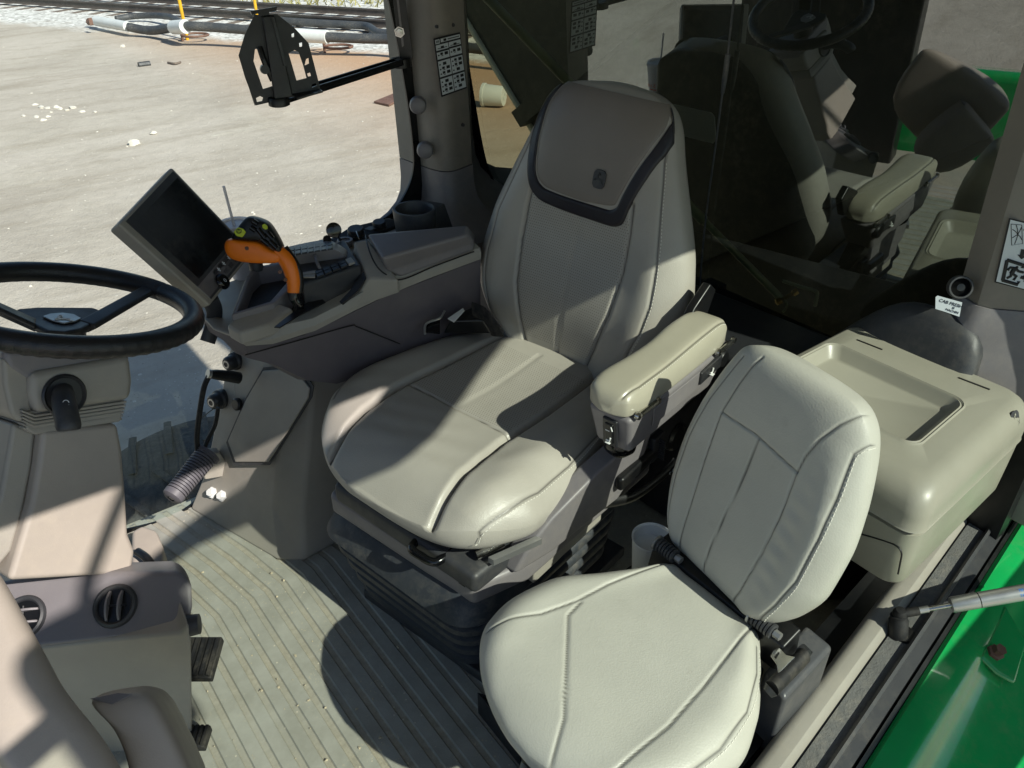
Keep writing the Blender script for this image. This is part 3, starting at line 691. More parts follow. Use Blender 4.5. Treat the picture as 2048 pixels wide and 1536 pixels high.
class Pillow:
    """Upholstered cushion: outline half-widths wl, wr along b, front height, back height."""
    def __init__(s, O, A, B, N, b0, b1, wl, wr, front, back, p=3.2, seams=(), bend=None, pe=7.0):
        s.O, s.A, s.B, s.N = [np.array(v, float) for v in (O, A, B, N)]
        s.b0, s.b1, s.wl, s.wr, s.front, s.back, s.p, s.seams, s.bend, s.pe = b0, b1, wl, wr, front, back, p, seams, bend, pe
    def endf(s, b):
        x = np.clip(2 * (b - s.b0) / (s.b1 - s.b0) - 1, -1, 1); return np.clip(1 - np.abs(x) ** s.pe, 0, 1) ** (1 / 2.6)
    def pt(s, a, b, h):
        off = s.bend(b) if s.bend is not None else 0
        return s.O + a[..., None] * s.A + b[..., None] * s.B + (h + off)[..., None] * s.N
    def hfront(s, a, b, seams=True):
        w = np.where(a < 0, s.wl(b), s.wr(b)); x = np.clip(np.abs(a) / np.maximum(w, 1e-6), 0, 1)
        e = np.clip(1 - x ** s.p, 0, 1) ** (1 / 2.3) * s.endf(b)
        h = s.front(a, b) * e
        if seams:
            for pts, dep, wd, line in s.seams:
                d = seamdist(a, b, pts); h = h - dep * np.exp(-(d / wd) ** 2) * np.minimum(1, e * 1.5)
        return h
    def seamcol(s, a, b):
        c = np.zeros_like(a)
        for pts, dep, wd, line in s.seams:
            if line: c = np.maximum(c, np.exp(-(seamdist(a, b, pts) / line) ** 2))
        return c
    def build(s, name, mat, parent, nu=220, nv=200, perf=None, label=None):
        v = np.linspace(-1, 1, nv); v = np.sign(v) * (1 - (1 - np.abs(v)) ** 1.35)
        b = (s.b0 + s.b1) / 2 + (s.b1 - s.b0) / 2 * v
        nf = int(nu * .8); nb = nu - nf
        tf = np.linspace(0, np.pi, nf, endpoint=False); tb = np.linspace(np.pi, 2 * np.pi, nb, endpoint=False)
        T = np.concatenate([tf, tb]); Bm, Tm = np.meshgrid(b, T, indexing='ij')
        c = np.cos(Tm); cs = np.sign(c) * np.abs(c) ** .8
        w = np.where(cs < 0, s.wl(Bm), s.wr(Bm)); a = cs * w * s.endf(Bm) ** .35
        fr = np.sin(Tm) >= -1e-9
        hf = s.hfront(a, Bm)
        x = np.clip(np.abs(cs), 0, 1); hb = -s.back(a, Bm) * np.clip(1 - x ** 6, 0, 1) ** (1 / 2.4) * s.endf(Bm)
        X = s.pt(a, Bm, np.where(fr, hf, hb))
        at = {'seam': np.where(fr, s.seamcol(a, Bm), 0), 'perf': np.where(fr, perf(a, Bm), 0) if perf else np.zeros_like(a)}
        return gridobj(name, X, mat, parent, closed_u=True, attrs=at, uv=np.stack([a, Bm], -1), label=label, caps=True)
    def patch(s, name, mat, parent, c0, c1, nt=120, ns=14, off=.003, edge=.5, label=None):
        """Raised panel between two curves c0, c1 of (a,b) points."""
        def res(c):
            c = np.array(c, float); d = np.r_[0, np.cumsum(np.hypot(*np.diff(c, axis=0).T))]; q = np.linspace(0, d[-1], nt)
            return np.stack([interp(d, c[:, 0])(q), interp(d, c[:, 1])(q)], -1)
        p0, p1 = res(c0), res(c1); k = np.linspace(0, 1, ns)[None, :, None]
        Q = p0[:, None] * (1 - k) + p1[:, None] * k; a, b = Q[..., 0], Q[..., 1]; a = np.clip(a, -.975 * s.wl(b), .975 * s.wr(b))
        kk = np.linspace(0, 1, ns)[None, :]; prof = off * np.clip(1 - np.abs(2 * kk - 1) ** 6, 0, 1) ** .4 - .0015
        X = s.pt(a, b, s.hfront(a, b, False) + prof)
        z = np.zeros_like(a); return gridobj(name, X, mat, parent, attrs={'seam': z, 'perf': z}, uv=np.stack([a, b], -1), label=label)
    def stitches(s, name, parent, pts, step=.0075, ln=.0042, r=.0008, side=.004, lift=.0006):
        c = np.array(pts, float); d = np.r_[0, np.cumsum(np.hypot(*np.diff(c, axis=0).T))]; n = int(d[-1] / step); mb = MB()
        fx, fy = interp(d, c[:, 0]), interp(d, c[:, 1]); q = (np.arange(n) + .5) * step
        def world(q, k):
            a = fx(q); b = fy(q); a2, b2 = fx(q + .001), fy(q + .001); l = np.hypot(a2 - a, b2 - b) + 1e-9
            a = a - (b2 - b) / l * k; b = b + (a2 - a + 0) * 0 + b + (fx(q + .001) - fx(q)) / l * k - b
            return s.pt(a, b, s.hfront(a, b) + lift)
        A0, A1 = world(q - ln / 2, side), world(q + ln / 2, side)
        for p, e in zip(A0, A1): mb.tube([V(p), V(e)], r, 5)
        return obj(name, mb, M['thread'], parent)

# ---------------------------------------------------------------- operator seat
SQ = V((1.105, 1.28, .50)); sl = V((.2, -.98, 0)).normalized(); sf = V((-.98, -.2, 0)).normalized(); ZZ = V((0, 0, 1))
def S(a, f, z): return SQ + sl * a + sf * f + ZZ * (z - .5)
seat = thing('operator_seat', 'large grey-beige leather operator seat on rubber bellows with a left armrest', 'seat', (SQ.x - .25, SQ.y, 0))
r12 = rad(12); sb = ZZ * math.cos(r12) - sf * math.sin(r12); sn = sf * math.cos(r12) + ZZ * math.sin(r12)
bx = [-.075, 0, .05, .12, .18, .29, .41, .51, .57, .605, .625, .637]
wb_ = interp(bx, [.15, .185, .250, .292, .300, .282, .238, .197, .177, .156, .122, .03])
def bfront(a, b):
    x = np.abs(a) / np.maximum(wb_(b), .02)
    return .055 + .030 * np.exp(-((x - .80) / .2) ** 2) * np.clip((.46 - b) / .15, 0, 1) - .012 * np.exp(-(a / .12) ** 2) * np.clip((.40 - b) / .1, 0, 1) + .018 * np.exp(-((b - .12) / .11) ** 2)
def bback(a, b): return .075 + 0 * a
cen = .018
sideR = [(.166, -.03), (.205, .06), (.232, .14), (.238, .2), (.228, .3), (.203, .40), (.178, .50), (.168, .57)]
sideL = [(-x, y) for x, y in sideR]
inR = [(.085, -.03), (.115, .06), (.138, .15), (.148, .25), (.145, .34), (.138, .40)]
inL = [(-x, y) for x, y in inR]
mid = [(.004, -.06), (.004, .10), (.004, .37)]
Bk = Pillow(SQ + sl * cen + sn * -.05, sl, sb, sn, -.075, .637, wb_, wb_, bfront, bback, p=3.4,
            seams=[(sideR, .004, .0035, .0014), (sideL, .004, .0035, .0014), (inR, .007, .0045, .002), (inL, .007, .0045, .002), (mid, .006, .004, .002)],
            bend=lambda b: -.02 * np.clip((b - .42) / .2, 0, 1.2) ** 2)
def bperf(a, b):
    inn = interp([-.03, .06, .15, .25, .34, .40], [.08, .11, .133, .143, .14, .133])(b)
    return ((np.abs(a) < inn) & (b > .02) & (b < .37)).astype(float)
back = Bk.build('backrest', M['seat'], seat, 300, 260, perf=bperf)
Bk.stitches('stitching', back, sideR[1:-1], side=-.005)
# black band round the headrest and the headrest cover
ob = [(-.176, .605), (-.182, .56), (-.180, .50), (-.163, .42), (-.143, .375), (-.105, .352), (0, .343), (.09, .341), (.120, .352), (.135, .40), (.16, .47), (.184, .54), (.186, .58), (.182, .60)]
ib = [(-.130, .615), (-.150, .56), (-.150, .50), (-.140, .43), (-.125, .398), (-.098, .384), (0, .378), (.078, .377), (.098, .387), (.108, .415), (.128, .47), (.157, .54), (.166, .58), (.160, .606)]
Bk.patch('headrest_band', M['seatband'], seat, ob, ib, 160, 14, .007)
hl = [(x * 1.0, y) for x, y in ib]
# headrest cover fills the inside of the band
cl = [p for p in ib[:7]]; cr = [p for p in ib[:5:-1]]
Lc = [(-.128, .622), (-.149, .56), (-.149, .50), (-.139, .43), (-.124, .40), (-.097, .387), (-.02, .381)]
Rc = [(.155, .612), (.163, .57), (.146, .52), (.118, .45), (.104, .412), (.094, .39), (.02, .380)]
Bk.patch('headrest', M['headrest'], seat, Lc, Rc, 90, 60, .006)
# emblem on the headrest: rounded badge with leaping deer
def deer(o, x, y, n, s):
    out = [(-.30, .02), (-.22, -.02), (-.34, -.10), (-.28, -.16), (-.10, -.06), (.10, -.08), (.22, -.12), (.30, -.26), (.44, -.42), (.50, -.40), (.36, -.22), (.34, -.06), (.40, .06), (.30, .04), (.20, .08), (-.02, .10), (-.08, .18), (-.06, .36), (-.12, .40), (-.20, .36), (-.18, .22)]
    b = MB(); b.prism([V(o) + x * (u * s) + y * (v * s) for u, v in out], n * .0012)
    for pts in ([(-.10, .38), (-.08, .52), (.02, .58)], [(-.08, .40), (.04, .48), (.08, .42), (.02, .34)], [(-.25, .0), (-.40, -.06), (-.34, -.16)]):
        b.tube([V(o) + x * (u * s) + y * (v * s) + n * .0008 for u, v in pts], .035 * s, 6)
    return b
def badge_out(w, h, n=5):
    o = []
    for (cx, cy, bul) in ((0, 1, .12), (1, 0, .06), (0, -1, .12), (-1, 0, .06)):
        for k in range(n):
            t = -1 + 2 * (k + .5) / n; t *= .86
            o.append((t * w, (h + bul * h * (1 - t * t))) if cy == 1 else (w + bul * w * (1 - t * t), -t * h) if cx == 1 else (-t * w, -(h + bul * h * (1 - t * t))) if cy == -1 else (-(w + bul * w * (1 - t * t)), t * h))
    return o
ea, eb = .046, .437
ep = V(Bk.pt(np.array([ea]), np.array([eb]), Bk.hfront(np.array([ea]), np.array([eb]), False) + .006)[0])
e1_ = V(Bk.pt(np.array([ea + .01]), np.array([eb]), Bk.hfront(np.array([ea + .01]), np.array([eb]), False) + .006)[0]); ex = (e1_ - ep).normalized()
e2_ = V(Bk.pt(np.array([ea]), np.array([eb + .01]), Bk.hfront(np.array([ea]), np.array([eb + .01]), False) + .006)[0]); ey = (e2_ - ep).normalized(); en = ex.cross(ey).normalized()
em = obj('emblem', MB().prism([ep + ex * u + ey * v - en * .002 for u, v in badge_out(.0155, .0185)], en * .0042), M['dark'], seat, bevel=.0012)
obj('leaping_deer', deer(ep + en * .002, ex, ey, en, .026), M['charcoal'], em)
# rear shell, with a white label
shell = Pillow(SQ + sl * cen - sn * .085, sl, sb, -sn, -.06, .63, interp([-.06, 0, .1, .3, .5, .6, .63], [.2, .24, .285, .265, .195, .165, .13]), interp([-.06, 0, .1, .3, .5, .6, .63], [.2, .24, .285, .25, .165, .13, .10]), lambda a, b: .055 + 0 * a, lambda a, b: .02 + 0 * a, p=5, bend=lambda b: .02 * np.clip((b - .42) / .2, 0, 1.2) ** 2)
shell.build('seat_shell', M['seatback'], seat, 90, 70)
lo = SQ + sl * (cen - .045) - sn * .170 + sb * .46
lab = [lo + sl * u + sb * v for u, v in ((-.085, .035), (-.075, .045), (.075, .045), (.085, .035), (.085, -.035), (.075, -.045), (-.075, -.045), (-.085, -.035))]
obj('rear_label', MB().prism(lab, -sn * .003), M['white'], seat)
# cushion
cw = interp([-.10, .04, .14, .25, .35, .45, .52, .57, .60, .618], [.20, .25, .285, .315, .335, .335, .31, .28, .24, .10])
def ctop(a, b):
    h = .062 + .034 * np.exp(-((np.abs(a) - .265) / .07) ** 2) * np.clip(b / .1, 0, 1) * np.clip((.68 - b) / .12, 0, 1) - .016 * np.exp(-(a / .13) ** 2) * np.exp(-((b - .2) / .16) ** 2)
    h = h + .0009 * np.sin(70 * a + 26 * b + 2.2 * np.sin(17 * b)) * np.exp(-((np.abs(a) - .24) / .06) ** 2) + .0007 * np.sin(95 * b + 14 * a + 3 * np.sin(11 * a)) * np.clip((b - .33) / .1, 0, 1)
    return h - .05 * np.clip((b - .49) / .12, 0, 1) ** 2
crR = [(.150, .0), (.160, .10), (.165, .22), (.162, .36), (.172, .48), (.20, .62)]
crL = [(-.140, .0), (-.148, .10), (-.154, .22), (-.160, .36), (-.148, .46), (-.110, .62)]
cross = [(-.158, .335), (-.06, .327), (.06, .327), (.163, .335)]
cmid = [(-.005, .327), (-.005, .18), (-.005, .03)]
bsR = [(.262, .06), (.283, .18), (.305, .32), (.308, .42), (.297, .50), (.276, .575), (.262, .61)]
bsL = [(-.245, .06), (-.265, .18), (-.283, .32), (-.27, .42), (-.24, .48)]
cwl = interp([-.10, .04, .14, .25, .35, .45, .50, .55, .59, .618], [.20, .245, .275, .30, .315, .285, .25, .205, .15, .05])
Cu = Pillow(SQ + ZZ * -.055, sl, sf, ZZ, -.10, .618, cwl, cw, ctop, lambda a, b: .055 + 0 * a, p=3.6,
            seams=[(crR, .020, .008, .002), (crL, .020, .008, .002), (cross, .004, .003, .0014), (cmid, .005, .004, .0014), (bsR, .004, .0035, .0014), (bsL, .004, .0035, .0014)], pe=9)
cush = Cu.build('cushion', M['seat'], seat, 320, 280, perf=lambda a, b: ((np.abs(a) < .148) & (b > .05) & (b < .322) & (np.abs(a + .005) > .006)).astype(float))
Cu.stitches('stitching', cush, bsR[1:-1], side=-.005)
# pan, side cover, suspension
pan = [S(-.115, .60, .395), S(.29, .585, .375), S(.32, .02, .40), S(-.20, .02, .42)]
obj('seat_pan', MB().hexa([p - ZZ * .05 for p in pan], pan), M['dark'], seat, bevel=.012, seg=3)
sc = [S(.285, .50, .335), S(.30, .47, .40), S(.315, .42, .445), S(.33, .30, .49), S(.335, .16, .505), S(.335, .10, .50), S(.33, .12, .42), S(.325, .20, .355), S(.30, .40, .33)]
obj('side_cover', MB().prism([p - sl * .012 for p in sc], sl * .045), M['grey'], seat, bevel=.008, seg=3)
sc2 = [S(.30, .14, .50), S(.30, -.12, .51), S(.30, -.14, .40), S(.30, .14, .37)]
obj('hinge_cover', MB().prism(sc2, sl * .06), M['charcoal'], seat, bevel=.008, seg=3)
obj('switch_block', MB().hexa([S(.355, .10, .40), S(.375, .10, .40), S(.375, .06, .405), S(.355, .06, .405)], [S(.355, .10, .465), S(.375, .10, .465), S(.375, .06, .47), S(.355, .06, .47)]), M['charcoal'], seat, bevel=.004)
b = MB()
for k in range(9): b.box(S(.3765, .08, .41 + k * .006), (.004, .03, .0022))
obj('switch_ribs', b, M['dark'], seat)
obj('recline_knob', MB().lathe([(0, .03), (.028, .03), (.034, .024), (.036, 0), (0, 0)], S(.34, -.02, .40), sl, 24), M['black'], seat)
obj('lever', MB().tube(smooth_path([S(.33, .22, .34), S(.36, .14, .325), S(.375, .04, .335), S(.38, 0, .35)]), [.014] * 18 + [.016], 10, ell=.55), M['black'], seat, sub=0)
pq = S(.389, .02, .343)
b = MB(); b.box(pq, (.010, .001, .008), Matrix((sf, sl, ZZ)).transposed()); b.tube([pq + sf * .016 + ZZ * .003, pq + sf * .019, pq + sf * .016 - ZZ * .004], .0009, 5)
obj('lever_mark', b, M['sticker'], seat)
obj('lever', MB().prism([S(.355, .22, .43), S(.355, .08, .44), S(.355, .07, .41), S(.355, .22, .395)], sl * .02), M['black'], seat, bevel=.008, seg=3)
# slide rails and front latch
for dz_ in (0,):
    ra, rb = P(982, 1128, z=.385), P(1078, 1085, z=.40); rd = (rb - ra)
    obj('slide_rail', MB().prism([ra - sl * .007, ra + sl * .007, ra + sl * .007 + ZZ * .014, ra - sl * .007 + ZZ * .014], rd), M['steel'], seat)
    rc, rd2 = P(953, 1112, z=.392), P(1006, 1086, z=.40)
    obj('rail_cap', MB().tube([rc, rd2], .011, 10, ell=.7), M['metal'], seat)
    obj('latch_recess', MB().prism([P(900, 1075, z=.381), P(925, 1090, z=.381), P(950, 1080, z=.381), P(945, 1062, z=.381), P(915, 1060, z=.381)], ZZ * .003), M['metal'], seat, bevel=.001)
    obj('slide_rail', MB().prism([S(.235, .55, .352), S(.265, .55, .352), S(.265, .55, .372), S(.235, .55, .372)], sf * -.5), M['steel'], seat)
    obj('slide_rail', MB().prism([S(.245, .585, .330), S(.262, .585, .330), S(.262, .585, .345), S(.245, .585, .345)], sf * -.35), M['blacksteel'], seat)
obj('slide_handle', MB().tube(smooth_path([S(.13, .56, .372), S(.135, .603, .369), S(.165, .607, .368), S(.20, .60, .369), S(.205, .56, .372)]), .009, 10), M['gloss_black'], seat)
# lower tray with upturned lip
tray = [S(-.135, .60, .30), S(.275, .575, .275), S(.32, .46, .285), S(.33, .02, .30), S(-.17, .02, .31), S(-.165, .50, .31)]
obj('suspension_tray', MB().prism(tray, ZZ * .055), M['grey'], seat, bevel=.012, seg=3)
obj('frame_side', MB().prism([S(.29, .44, .26), S(.29, .20, .27), S(.29, .20, .335), S(.29, .44, .33)], sl * .028), M['tan'], seat, bevel=.004)
# rubber bellows: stacked folds
rings = []
def rrect(a0, a1, f0, f1, z, r=.07, n=6):
    o = []
    for cx, cy, s0 in ((a1 - r, f1 - r, 0), (a0 + r, f1 - r, 90), (a0 + r, f0 + r, 180), (a1 - r, f0 + r, 270)):
        for k in range(n + 1):
            th = rad(s0 + 90 * k / n); o.append(S(cx + r * math.cos(th), cy + r * math.sin(th), z))
    return o
zs = [(.318, -.05), (.305, -.035), (.285, -.008), (.262, .014), (.238, .024), (.225, .014), (.218, -.012)]
z = .218
for k in range(4):
    i = -.002 - .011 * k
    zs += [(z - .002, i - .020), (z - .010, i + .002), (z - .016, i + .010), (z - .028, i + .011), (z - .037, i + .003), (z - .042, i - .018)]; z -= .045
zs += [(.03, -.06), (.0, -.06)]
for zz, e in zs: rings.append(rrect(-.165 - e * .9, .285 + e * .6, .05, .595 + e, zz))
obj('bellows', MB().loft(rings), M['bellows'], seat)
obj('base_plate', MB().prism([S(-.12, .56, .0), S(.285, .55, .0), S(.285, .02, 0), S(-.12, .02, 0)], ZZ * .03), M['dark'], seat, bevel=.006)
b = MB()
# armrest
pad_c = interp([-.075, -.04, .04, .13, .21, .27, .31, .33], [.03, .05, .052, .046, .052, .058, .05, .02])
Ar = Pillow(S(.386, 0, .672), sl, sf, ZZ, -.075, .33, pad_c, interp([-.075, -.05, 0, .25, .315, .33], [.025, .045, .05, .052, .046, .02]), lambda a, b: .05 + .004 * np.cos(b * 14) + 0 * a, lambda a, b: .012 + 0 * a, p=5,
            seams=[([(.034, -.06), (.036, .02), (.037, .18), (.036, .275), (.028, .318)], .003, .0025, .001)], pe=8)
arm = Ar.build('armrest', M['armpad'], seat, 120, 120)
Ar.stitches('stitching', arm, [(.034, -.05), (.036, .02), (.037, .18), (.036, .285)], side=-.0045, step=.006, ln=.0036, r=.0006)
def ab(z, f0, f1, a0, a1): return [S(a0, f1, z), S(a1, f1, z), S(a1, f0, z), S(a0, f0, z)]
obj('armrest_body', MB().hexa(ab(.565, -.02, .29, .345, .425), ab(.662, -.075, .317, .338, .436)), M['grey'], seat, bevel=.012, seg=3)
obj('side_inlay', MB().prism([S(.4325, .23, .605), S(.4325, .05, .605), S(.4325, .03, .645), S(.4325, .23, .645)], sl * .0025), M['grey'], seat, bevel=.001)
rq = [S(.375, .3035, .582), S(.408, .3035, .582), S(.408, .3125, .648), S(.375, .3125, .648)]
rp = obj('heater_switch', MB().bil(rq, 0, 1, 0, 1, .006, .0), M['charcoal'], seat, bevel=.004, seg=3)
obj('rocker', MB().bil(rq, .2, .8, .12, .88, .009, .08), M['black'], rp, bevel=.002)
b = MB()
def seaticon(o, x, y, n, s):
    b.tube([o + x * (-.5 * s) + y * (-.3 * s), o + x * (.2 * s) + y * (-.35 * s), o + x * (.45 * s) + y * (.5 * s)], .16 * s, 6)
    b.box(o + y * (-.7 * s), (s * .9, s * .9, s * .12), Matrix((x, n, y)).transposed())
o_ = (rq[0] + rq[1]) / 2 * .72 + (rq[2] + rq[3]) / 2 * .28 + sf * .0095; yv = (rq[3] - rq[0]).normalized()
seaticon(o_, sl, yv, sf, .011)
o2 = (rq[0] + rq[1]) / 2 * .28 + (rq[2] + rq[3]) / 2 * .72 + sf * .0095
b.tube([o2 + sl * .006 + yv * .004, o2 + sl * .009 - yv * .005], .0012, 5); b.box(o2 - sl * .002 - yv * .008, (.009, .001, .002), Matrix((sl, sf, yv)).transposed())
obj('switch_mark', b, M['white'], rp)
pl = obj('lumbar_switch', MB().prism([S(.428, .06, .615), S(.431, -.02, .625), S(.431, -.02, .655), S(.428, .06, .645)], sl * .012), M['charcoal'], seat, bevel=.003)
b = MB(); seaticon(S(.4445, .025, .636), -sf, ZZ, sl, .011); obj('switch_mark', b, M['white'], pl)
obj('pivot_knob', MB().lathe([(0, .012), (.017, .012), (.021, .006), (.022, 0), (0, 0)], S(.43, -.035, .635), sl, 20), M['black'], seat)
for f0 in (.265, -.035):
    b = MB().tube([S(.4405, f0 + .028, .667), S(.4405, f0 - .028, .667)], .0055, 8)
    for e in (-.033, .033): b.lathe([(0, .008), (.007, .008), (.008, .004), (.008, 0), (0, 0)], S(.436, f0 + e, .667), sl, 12)
    obj('hinge_pin', b, M['metal'], seat)
obj('height_knob', MB().lathe([(0, -.03), (.02, -.028), (.032, -.015), (.034, 0), (.028, .012), (0, .012)], S(.375, .245, .548), ZZ, 28), M['gloss_black'], seat)
obj('armrest_bracket', MB().prism([S(.34, .02, .66), S(.34, -.09, .68), S(.34, -.12, .74), S(.34, -.09, .765), S(.34, -.03, .73)], sl * .02), M['black'], seat, bevel=.004)
obj('armrest_post', MB().hexa([S(.345, .05, .50), S(.385, .05, .50), S(.385, -.05, .50), S(.345, -.05, .50)], [S(.355, .06, .58), S(.41, .06, .58), S(.41, -.02, .58), S(.355, -.02, .58)]), M['black'], seat, bevel=.006)
# seat belt end by the console
belt = thing('seat_belt_buckle', 'black seat belt buckle with white tag between operator seat and console', 'seat belt', S(-.30, .08, .5))
q0 = P(905, 655, z=.56)
obj('buckle_body', MB().hexa([P(885, 668, z=.53), P(985, 668, z=.53), P(975, 640, z=.53), P(900, 650, z=.53)], [P(900, 642, z=.575), P(968, 640, z=.575), P(945, 612, z=.585), P(905, 630, z=.575)]), M['black'], belt, bevel=.006)
obj('webbing', MB().tube(smooth_path([P(945, 618, z=.60), P(968, 628, z=.60), P(985, 650, z=.58), P(995, 672, z=.55)]), .02, 8, ell=.15), M['rubber'], belt)
obj('buckle_frame', MB().tube(smooth_path([P(850, 668, z=.56), P(850, 652, z=.57), P(858, 644, z=.575), P(880, 636, z=.58), P(889, 622, z=.585)]), .003, 8), M['steel'], belt)
obj('catch_plate', MB().prism([P(852, 666, z=.56), P(854, 650, z=.565), P(880, 640, z=.57), P(880, 668, z=.56)], (0, 0, .004)), M['gloss_black'], belt)
tg = [P(895, 638, z=.595), P(926, 617, z=.605), P(929, 622, z=.605), P(908, 645, z=.595)]
obj('tag', MB().prism(tg, (0, 0, .0015)), M['white'], belt)

# ---------------------------------------------------------------- passenger seat
JQ = V((.865, .545, .45)); jl = V((0, -1, 0)); jf = V((-1, 0, 0))
def J(a, f, z): return V((JQ.x - f, JQ.y - a, z))
jseat = thing('passenger_seat', 'smaller pale beige passenger seat folded open beside the door sill', 'seat', (JQ.x - .2, JQ.y, 0))
jr = rad(16); jb = ZZ * math.cos(jr) - jf * math.sin(jr); jn = jf * math.cos(jr) + ZZ * math.sin(jr)
jx = [-.045, -.02, .02, .08, .15, .22, .28, .33, .355, .372, .380]
jwl = interp(jx, [.11, .130, .152, .170, .176, .170, .157, .141, .129, .108, .05])
jwr = interp(jx, [.10, .137, .164, .184, .186, .177, .162, .144, .130, .110, .05])
def jfront(a, b):
    w = np.where(a < 0, jwl(b), jwr(b)); x = np.abs(a) / np.maximum(w, .02)
    h = .045 + .016 * np.exp(-((x - .83) / .17) ** 2) * np.clip((.32 - b) / .12, 0, 1) - .006 * np.exp(-(a / .08) ** 2) * np.clip((.28 - b) / .1, 0, 1)
    # gathered wrinkles beside the outer seam
    h = h + .0012 * np.sin(b * 2 * np.pi / .034 + 2 * a / .1) * np.exp(-((a - .105) / .022) ** 2) * np.exp(-((b - .12) / .11) ** 2)
    return h
def jback(a, b): return .045 + 0 * a
oR = [(.118, -.03), (.140, .03), (.153, .09), (.154, .17), (.148, .24), (.140, .285), (.136, .310), (.145, .332), (.165, .345)]
oL = [(-.108, -.03), (-.126, .03), (-.138, .09), (-.142, .17), (-.134, .25), (-.116, .32), (-.108, .345)]
iR = [(.062, -.035), (.072, 0), (.080, .08), (.082, .16), (.076, .235), (.078, .27), (.087, .305), (.101, .338), (.118, .365)]
iL = [(-.078, -.03), (-.084, .05), (-.094, .16), (-.098, .245), (-.088, .30), (-.078, .34), (-.07, .362)]
hz_ = [(-.098, .245), (-.02, .250), (.076, .240)]
md_ = [(-.008, .248), (-.010, .15), (-.014, .04), (-.014, -.035)]
cr_, sr_ = math.cos(rad(-9)), math.sin(rad(-9))
def rz(v): return V((v.x * cr_ - v.y * sr_, v.x * sr_ + v.y * cr_, v.z))
jlb, jb, jn = rz(jl), rz(jb), rz(jn)
JB = Pillow(JQ + V((0.01, 0, .045)) - jn * .03 - jlb * .016, jlb, jb, jn, -.045, .380, jwl, jwr, jfront, jback, p=3.2,
            seams=[(oR, .0026, .0024, .0012), (oL, .0026, .0024, .0012), (iR, .0026, .0024, .0012), (iL, .0026, .0024, .0012), (hz_, .0026, .0024, .0012), (md_, .0026, .0024, .0012)], pe=10)
jbk = JB.build('backrest', M['jump'], jseat, 300, 240)
JB.stitches('stitching', jbk, oR[:-1], side=-.005, step=.008, ln=.005)
jcw_l = interp([-.01, .02, .06, .12, .2, .27, .34, .39, .42, .435], [.105, .118, .135, .17, .215, .222, .205, .16, .10, .03])
jcw_r = interp([-.01, .02, .06, .12, .2, .27, .34, .39, .42, .435], [.105, .125, .155, .195, .222, .222, .205, .16, .10, .03])
def jtop(a, b):
    w = np.where(a < 0, jcw_l(b), jcw_r(b)); x = np.abs(a) / np.maximum(w, .02)
    wr_ = .0008 * np.sin(60 * a + 34 * b + 2.5 * np.sin(15 * b)) * np.exp(-((x - .8) / .25) ** 2)
    return .05 + wr_ + .014 * np.exp(-((x - .8) / .18) ** 2) * np.clip((.42 - b) / .1, 0, 1) - .03 * np.clip((b - .33) / .12, 0, 1) ** 2
sR = [(.090, -.005), (.098, .05), (.120, .16), (.135, .26), (.135, .36), (.125, .44)]
sL = [(-.090, -.005), (-.100, .05), (-.118, .14), (-.125, .21), (-.140, .275), (-.165, .325), (-.178, .36)]
sT = [(-.118, .205), (-.11, .24), (-.045, .30), (.03, .37), (.075, .44)]
sO = [(.118, .03), (.15, .07), (.185, .14), (.20, .22), (.196, .30), (.175, .36)]
JC = Pillow(JQ + ZZ * -.045, jl, jf, ZZ, -.01, .435, jcw_l, jcw_r, jtop, lambda a, b: .05 + 0 * a, p=3.4,
            seams=[(sR, .003, .003, .0013), (sL, .003, .003, .0013), (sT, .003, .003, .0013), (sO, .003, .003, .0013)], pe=9)
jcu = JC.build('cushion', M['jump'], jseat, 300, 240)
JC.stitches('stitching', jcu, sO, side=-.005, step=.008, ln=.005)
# hinge frame with coil springs
h0, h1 = J(-.13, -.012, .452), J(.15, -.012, .445)
obj('hinge_bar', MB().hexa([J(-.14, .015, .40), J(.15, .015, .395), J(.15, -.05, .395), J(-.14, -.05, .40)], [J(-.14, .004, .452), J(.15, .004, .447), J(.15, -.04, .46), J(-.14, -.04, .46)]), M['black'], jseat, bevel=.004)
for a0 in (-.125, .088):
    b = MB()
    for k in range(6): b.lathe([(.008, 0), (.0135, .001), (.0135, .005), (.008, .006)], J(a0 + k * .0066, .004, .462), jl, 16)
    sp = obj('hinge_spring', b, M['dark'], jseat)
    obj('spring_collar', MB().lathe([(.008, 0), (.0155, 0), (.0155, .004), (.008, .004)], J(a0 - .007, .004, .462), jl, 16), M['steel'], jseat)
    obj('hinge_nut', MB().lathe([(.0, 0), (.007, 0), (.007, .012), (0, .012)], J(a0 + .040, .004, .462), jl, 6), M['steel'], jseat)
obj('pedestal', MB().hexa([J(-.12, .34, 0), J(.13, .34, 0), J(.13, 0.02, 0), J(-.12, .02, 0)], [J(-.12, .32, .40), J(.14, .32, .40), J(.14, .02, .40), J(-.12, .02, .40)]), M['black'], jseat, bevel=.01)
obj('foot_trim', MB().prism([P(1050, 1490, z=.12), P(1110, 1536, z=.12), P(1060, 1580, z=.12), P(1030, 1560, z=.12)], (0, 0, -.1)), M['tan_light'], jseat, bevel=.01)
# bin under the seat front
t = thing('floor_bin', 'dark open floor bin half hidden under the passenger seat', 'bin', P(1000, 1440, z=0))
q = [P(955, 1385, z=.07), P(1040, 1410, z=.07), P(1120, 1490, z=.07), P(1040, 1490, z=.07)]
obj('tray', MB().loft([[p - V((0, 0, .07)) for p in q], q, [p.lerp(sum(q, V()) / 4, .12) for p in q], [p.lerp(sum(q, V()) / 4, .16) - V((0, 0, .06)) for p in q]]), M['charcoal'], t)
